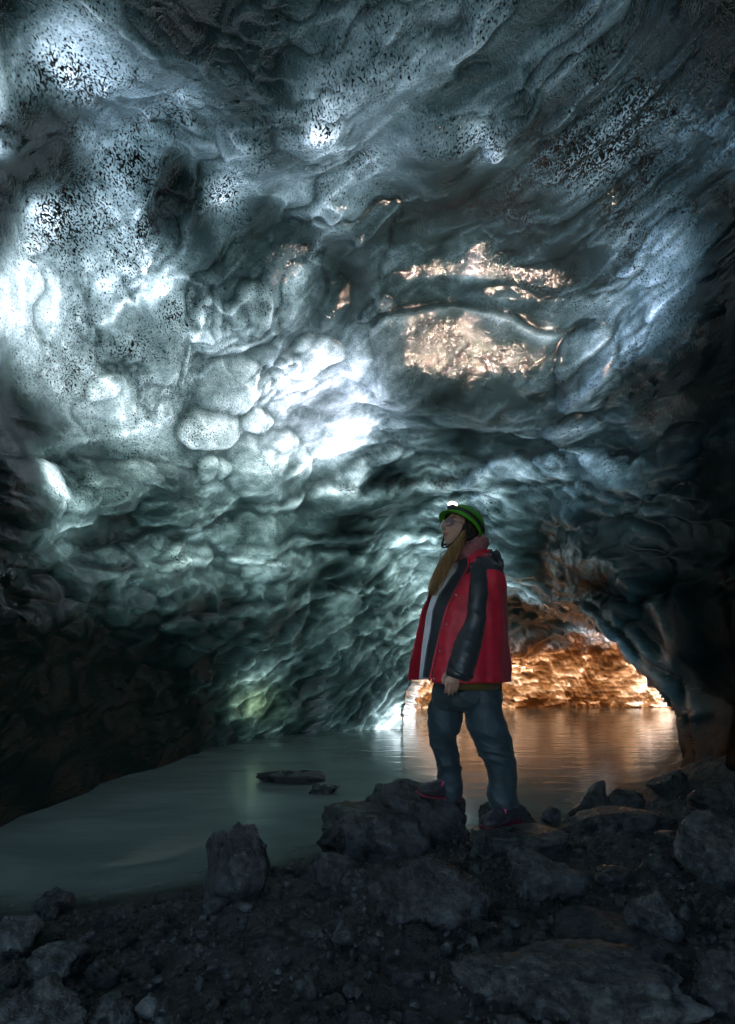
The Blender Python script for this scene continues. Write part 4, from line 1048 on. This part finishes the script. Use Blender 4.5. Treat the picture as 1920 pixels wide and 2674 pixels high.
core_ = limb([(a, b, c + .014, w_) for (a, b, c), w_ in zip(near_g, (3, 4, 6, 7, 5, 2, 1))], 30, 16, .35)
pm('hair_lengths', *merge(core_, lengths(near_g, 230, 11.0, .0016, 3, 5.5)), M_HAIR, hair)
pm('hair_lengths', *lengths(far_g, 160, 8, .0022, 8), M_HAIR, hair)
pm('hair_lengths', *lengths([(1222, 1384, -.078), (1212, 1402, -.092), (1203, 1420, -.100), (1198, 1440, -.108)], 90, 6, .002, 13, 1.0), M_HAIRD, hair)

# torso clothing: rows of px y, centre px, half depth a, half width b
ROWS = np.array([(1440, 1231, .078, .085), (1463, 1234, .100, .125), (1488, 1238, .128, .180), (1520, 1233, .160, .200), (1560, 1225, .190, .208), (1600, 1218, .208, .212),
                 (1660, 1214, .220, .220), (1720, 1211, .232, .230), (1782, 1209, .242, .238)])
def row(y): return [np.interp(y, ROWS[:, 0], ROWS[:, k]) for k in (1, 2, 3)]
def torso_pt(phi, y, k=1.0, extra=0.0):
    c, a, b = row(y)
    base = pp(c, y, 0.0)
    return base + (math.cos(phi) * FB * a + math.sin(phi) * LB * b) * k + (math.cos(phi) * FB + math.sin(phi) * LB) * extra
def shell(y0, y1, ph0, ph1, ny, nphi, k=1.0, wr=.006, sd=0, flare=None, thick=.006):
    """open garment: phi in degrees as functions of t (0 top .. 1 hem); outer and inner faces."""
    O = []
    for j in range(ny):
        t = j / (ny - 1); y = y0 + (y1 - y0) * t; a0, a1 = ph0(t), ph1(t)
        for i in range(nphi):
            u = i / (nphi - 1); phi = math.radians(a0 + (a1 - a0) * u)
            O.append(torso_pt(phi, y, k, flare(t, u) if flare else 0.0))
    O = np.array(O)
    n = 1.3 * fbm(np.stack([O[:, 0] * 11, O[:, 1] * 11, O[:, 2] * 2.6], 1) + sd, 2) + .35 * fbm(O * 18 + sd, 2)
    ctr = np.array([torso_pt(0, y0 + (y1 - y0) * (q // nphi) / (ny - 1), 0) for q in range(len(O))])
    dirv = O - ctr; dirv[:, 2] = 0; dirv /= np.linalg.norm(dirv, axis=1)[:, None] + 1e-9
    O = O + dirv * (n * wr)[:, None]
    I = O - dirv * thick
    q = quads(ny, nphi, False); N_ = ny * nphi
    fcs = q + [[x + N_ for x in f][::-1] for f in q]
    for j in range(ny - 1):
        fcs.append([j * nphi, (j + 1) * nphi, (j + 1) * nphi + N_, j * nphi + N_]); e = nphi - 1
        fcs.append([j * nphi + e, j * nphi + e + N_, (j + 1) * nphi + e + N_, (j + 1) * nphi + e])
    for i in range(nphi - 1):
        fcs.append([i, i + N_, i + 1 + N_, i + 1]); b0 = (ny - 1) * nphi
        fcs.append([b0 + i, b0 + i + 1, b0 + i + 1 + N_, b0 + i + N_])
    return np.concatenate([O, I]), fcs

c_ = lambda v: (lambda t: v)
bulge = lambda t, u: .046 * max(0, math.cos(2 * math.pi * u + .62)) ** 4 * min(1, t * 3)
pm('sweater', *shell(1452, 1772, c_(0), c_(360), 40, 64, .80, .003, 3, bulge), M_WHITE)
vest = pm('vest', *shell(1456, 1766, lambda t: 4 - 9 * t, lambda t: 280 - 4 * t, 44, 72, .92, .006, 9, lambda t, u: .034 * max(0, 1 - u * 6) * min(1, t * 3)), M_VEST)
def jflare(t, u):
    near = max(0, 1 - u / .10); far = max(0, (u - .86) / .14)
    return .012 * near * t + (.026 + .018 * t) * far ** 1.3 + .012 * t * t
jk = shell(1452, 1778, lambda t: 34 - 22 * t, lambda t: 314 + 5 * t, 64, 110, 1.0, .014, 21, jflare)
jacket = pm('jacket', *jk, M_RED)
jacket.data.materials.append(M_BLK)
nphi = 110
for p in jacket.data.polygons:
    j, i = divmod(p.vertices[0] % (64 * nphi), nphi)
    t = j / 63; u = i / (nphi - 1); y = 1452 + 326 * t
    if y < 1500 - 40 * abs(u - .28) and .06 < u < .44 and y > 1458: p.material_index = 1
    if u > .40 and u < .47 and y > 1700: p.material_index = 1
# stand-up collar
V = []
for j, (y, k) in enumerate(((1474, 1.12), (1462, 1.12), (1454, 1.16), (1446, 1.22), (1443, 1.22), (1446, 1.15), (1456, 1.05), (1470, 1.05))):
    for i in range(44):
        phi = math.radians(38 + (322 - 38) * i / 43)
        yy = y + 16 * max(0, math.cos(phi)) ** 2 - 9 * max(0, -math.cos(phi))
        q = pp(1231, yy, 0) + (math.cos(phi) * FB * .088 + math.sin(phi) * LB * .092) * k; V.append(q)
pm('collar', V, quads(8, 44, False), M_RED, jacket)
# zip placket along the near front edge
pl = [torso_pt(math.radians(34 - 22 * t - 1.5), 1462 + 312 * t, 1.0, .014 * t + .006) for t in np.linspace(0, 1, 40)]
pm('placket', *tube(pl, [.006] * 40, 8, .6), M_RED, jacket)
for t in (.12, .34, .56, .76, .97):
    pm('snap', *sph(torso_pt(math.radians(34 - 22 * t + 5), 1452 + 326 * t, 1.0, .022), .0055, 10, 6), M_METAL, jacket)
for t in (.47, .69, .93):
    pm('snap', *sph(torso_pt(math.radians(313 + 5 * t), 1452 + 326 * t, 1.0, .032 + .03 * t), .005, 10, 6), M_METAL, jacket)

def wrinkle(V, Nn, fc, amp, sc, sd):
    Q = V * np.array(sc)
    Q = Q + .55 * np.stack([perlin(Q * .6 + sd), perlin(Q * .6 + sd + 5), perlin(Q * .6 + sd + 11)], 1)
    Q[:, 2] += 1.1 * Q[:, 0]
    n = .7 * fbm(Q * .7 + sd, 2) + .9 * (1 - np.abs(perlin(Q + sd + 3))) ** 5 + .45 * (1 - np.abs(perlin(Q * 1.9 + sd + 7))) ** 6 - .5
    return V + Nn * (n * amp)[:, None], fc
def sleeve(ctrl, sd):
    v, n, f = fuse([limb(ctrl, 48, 24, .95)], .007, 2)
    return wrinkle(v, n, f, .0055, (5, 5, 7), sd)
slv = pm('sleeve', *sleeve([(1251, 1466, -.10, 14), (1253, 1490, -.145, 20), (1249, 1540, -.185, 23), (1243, 1600, -.20, 26), (1234, 1648, -.205, 29), (1219, 1694, -.215, 33), (1208, 1732, -.228, 34), (1201, 1764, -.235, 33)], 4), M_BLK, jacket)
pm('cuff', *tube([pp(1200, 1752, -.235), pp(1197, 1760, -.236), pp(1195, 1770, -.237), pp(1194, 1773, -.237)], [.058, .0645, .063, .05], 24, .9), M_BLK, slv)
pm('sleeve', *sleeve([(1222, 1470, .10, 20), (1212, 1500, .15, 26), (1202, 1580, .215, 28), (1192, 1660, .235, 28), (1180, 1750, .24, 29)], 14), M_RED, jacket)
# rolled hood at the back
hv, hn, hf = fuse([sph(pp(1282, 1463, .03), (.055, .11, .045)), sph(pp(1296, 1482, .03), (.042, .10, .05)), sph(pp(1270, 1455, -.02), (.05, .07, .035))], .007, 3)
pm('hood', *wrinkle(hv, hn, hf, .018, (16, 12, 22), 8), M_BLK, jacket)
# scarf
sc_pts = []
for t in np.linspace(0, 2 * math.pi, 40):
    cphi, sphi = math.cos(t), math.sin(t)
    q = pp(1220, 1438, 0) + FB * .066 * cphi + LB * .080 * sphi + np.array([0, 0, -.034 * cphi + .008])
    sc_pts.append(q)
sv, sn, sf = fuse([tube(sc_pts, [.040] * 40, 14)], .007, 2)
pm('scarf', *wrinkle(sv, sn, sf, .012, (34, 34, 34), 2), M_SCARF)
# printed mark on the sweater
def on_sweater(x, y):
    best = min((abs((960 + torso_pt(math.radians(a), y, .80)[0] / torso_pt(math.radians(a), y, .80)[1] * F) - x), a) for a in np.linspace(-70, 40, 111))
    return torso_pt(math.radians(best[1]), y, .80, .006)
mk = [on_sweater(*q) for q in spline([(1129, 1546), (1125, 1562), (1122, 1578), (1122, 1590), (1127, 1597), (1135, 1594), (1142, 1586)], 26)]
pm('printed_mark', *tube(mk, .004 * np.interp(np.linspace(0, 1, 26), [0, .5, .75, 1], [.25, .7, 1.1, .6]), 8, .5), M_DARK)
# olive shirt tail under the jacket
V = []
for j, (y, k) in enumerate(((1764, .93), (1788, .93), (1800, .90), (1800, .88), (1764, .86))):
    for i in range(40):
        phi = math.radians(40 + 230 * i / 39); V.append(torso_pt(phi, min(y - 10 * abs(i / 39 - .55), 1800), k * .9))
pm('shirt_tail', V, quads(5, 40, False), M_OLIVE)

# trousers
tv, tn, tf = fuse([
    limb([(1221, 1752, 0, 80), (1221, 1790, 0, 88), (1220, 1828, 0, 90), (1218, 1856, 0, 74)], 16, 32, .78),
    limb([(1180, 1800, .05, 48), (1168, 1844, .05, 45), (1159, 1892, .05, 46), (1155, 1927, .065, 35), (1164, 1969, .08, 32), (1174, 2010, .095, 30), (1174, 2034, .1, 33), (1180, 2063, .1, 30), (1184, 2086, .1, 27)], 60, 28),
    limb([(1260, 1800, -.05, 49), (1266, 1875, -.055, 50), (1281, 1917, -.06, 50), (1298, 1965, -.065, 43), (1310, 2009, -.07, 37), (1318, 2046, -.07, 33), (1314, 2064, -.065, 38), (1316, 2086, -.06, 39), (1317, 2103, -.06, 35)], 60, 28)], .0065, 3)
tv, tf = wrinkle(tv, tn, tf, .011, (4.5, 4.5, 7.5), 6)
trousers = pm('trousers', tv, tf, M_TROU)

# boots
def boot(heel, toe_dir, L, up=(0, 0, 1), ankle=None):
    heel = np.array(heel); t = np.array(toe_dir, float); t /= np.linalg.norm(t)
    u = np.array(up, float); u -= t * (u @ t); u /= np.linalg.norm(u); s = np.cross(u, t)
    prof = [(0.0, .026, .016, .080), (.03, .038, .012, .115), (.10, .041, .012, .130), (.25, .041, .012, .140), (.38, .041, .013, .134), (.50, .045, .013, .108), (.64, .051, .014, .090), (.78, .053, .014, .078), (.90, .046, .016, .066), (.97, .032, .020, .053), (1.0, .014, .026, .044)]
    def sec(k, z0, z1, hw, pw=.7):
        a = np.linspace(0, 2 * math.pi, 28, endpoint=False)
        cy_, cz_ = np.sign(np.cos(a)) * np.abs(np.cos(a)) ** pw, np.sign(np.sin(a)) * np.abs(np.sin(a)) ** pw
        taper = np.where(cz_ > 0, 1 - .38 * cz_, 1)
        return heel + t * (k * L) + s * (cy_ * hw * taper)[:, None] + u * ((z0 + z1) / 2 + cz_ * (z1 - z0) / 2)[:, None]
    P_ = spline(prof, 40)
    upper_ = (np.concatenate([sec(k, b, c, w_) for k, w_, b, c in P_]), quads(40, 28, True, True))
    parts = [upper_]
    if ankle is not None:
        parts.append(tube(spline([heel + t * L * .2 + u * .06, heel + t * L * .2 + u * .12, np.array(ankle)], 8), [.04] * 8, 18))
    v, n, f = fuse(parts, .0048, 2)
    b_ = pm('boot', *wrinkle(v, n, f, .004, (40, 40, 40), 3), M_BOOT)
    so_ = [(-.02, .032, .004, .018), (.03, .044, 0, .018), (.2, .046, 0, .018), (.45, .046, .003, .017), (.65, .054, 0, .018), (.82, .056, .001, .019), (.94, .048, .006, .024), (1.02, .026, .014, .030), (1.04, .010, .022, .033)]
    Q = spline(so_, 40)
    pm('sole', np.concatenate([sec(k, b2, c2, w2, .45) for k, w2, b2, c2 in Q]), quads(40, 28, True, True), M_SOLE, b_)
    def top(k, y):
        i = np.argmin(np.abs(P_[:, 0] - k)); hw, z1 = P_[i, 1], P_[i, 3]
        return heel + t * (k * L) + s * y + u * (z1 + .003 - .020 * (y / .03) ** 2)
    zig = []
    for j, k in enumerate(np.linspace(.74, .42, 7)):
        zig.append(top(k, .020 * (1 if j % 2 else -1)))
    zig2 = [top(k, -.020 * (1 if j % 2 else -1)) for j, k in enumerate(np.linspace(.74, .42, 7))]
    bow = [top(.43, 0) + u * .004, top(.47, .03) + u * .012, top(.54, .040) + u * .002, top(.47, .018) + u * .012, top(.43, 0) + u * .004, top(.49, -.03) + u * .010, top(.55, -.036) + u * .0, top(.47, -.012) + u * .01, top(.43, 0)]
    pm('lace', *merge(tube(spline(zig, 48), [.0026] * 48, 6), tube(spline(zig2, 48), [.0026] * 48, 6), tube(spline(bow, 40), [.0022] * 40, 6)), M_LACE, b_)
    for k in np.linspace(.74, .42, 4):
        for sg in (-1, 1):
            pm('eyelet', *sph(top(k, .025 * sg), .0038, 8, 6), M_METAL, b_)
    return b_
hL = pp(1202, 2088, .11); tL = pp(1090, 2078, .06)
boot(hL, tL - hL, float(np.linalg.norm(tL - hL)), ankle=pp(1182, 2050, .1))
hR = pp(1350, 2143, -.03); tR = pp(1262, 2172, -.19); tR[2] = hR[2] - .004
boot(hR, tR - hR, .262, ankle=pp(1318, 2085, -.06))

# let the two rocks under the boots carry them: raise or lower each rock until it meets the sole
from mathutils.bvhtree import BVHTree
def seat_rock(key, pts):
    for o in COL.objects:
        if o.get('label', '').startswith(key):
            bvh = BVHTree.FromPolygons([v.co[:] for v in o.data.vertices], [p.vertices[:] for p in o.data.polygons])
            gaps = []
            for q in pts:
                hit = bvh.ray_cast(Vector((q[0] - o.location.x, q[1] - o.location.y, 5)), Vector((0, 0, -1)))[0]
                if hit is not None: gaps.append(q[2] - (hit.z + o.location.z))
            if gaps: o.location.z += min(gaps) + 0.012

seat_rock('dark boulder beneath', [hL * .75 + tL * .25, hL * .5 + tL * .5, hL * .25 + tL * .75])
seat_rock('flat grey slab', [hR * .75 + tR * .25, hR * .5 + tR * .5, hR * .25 + tR * .75])
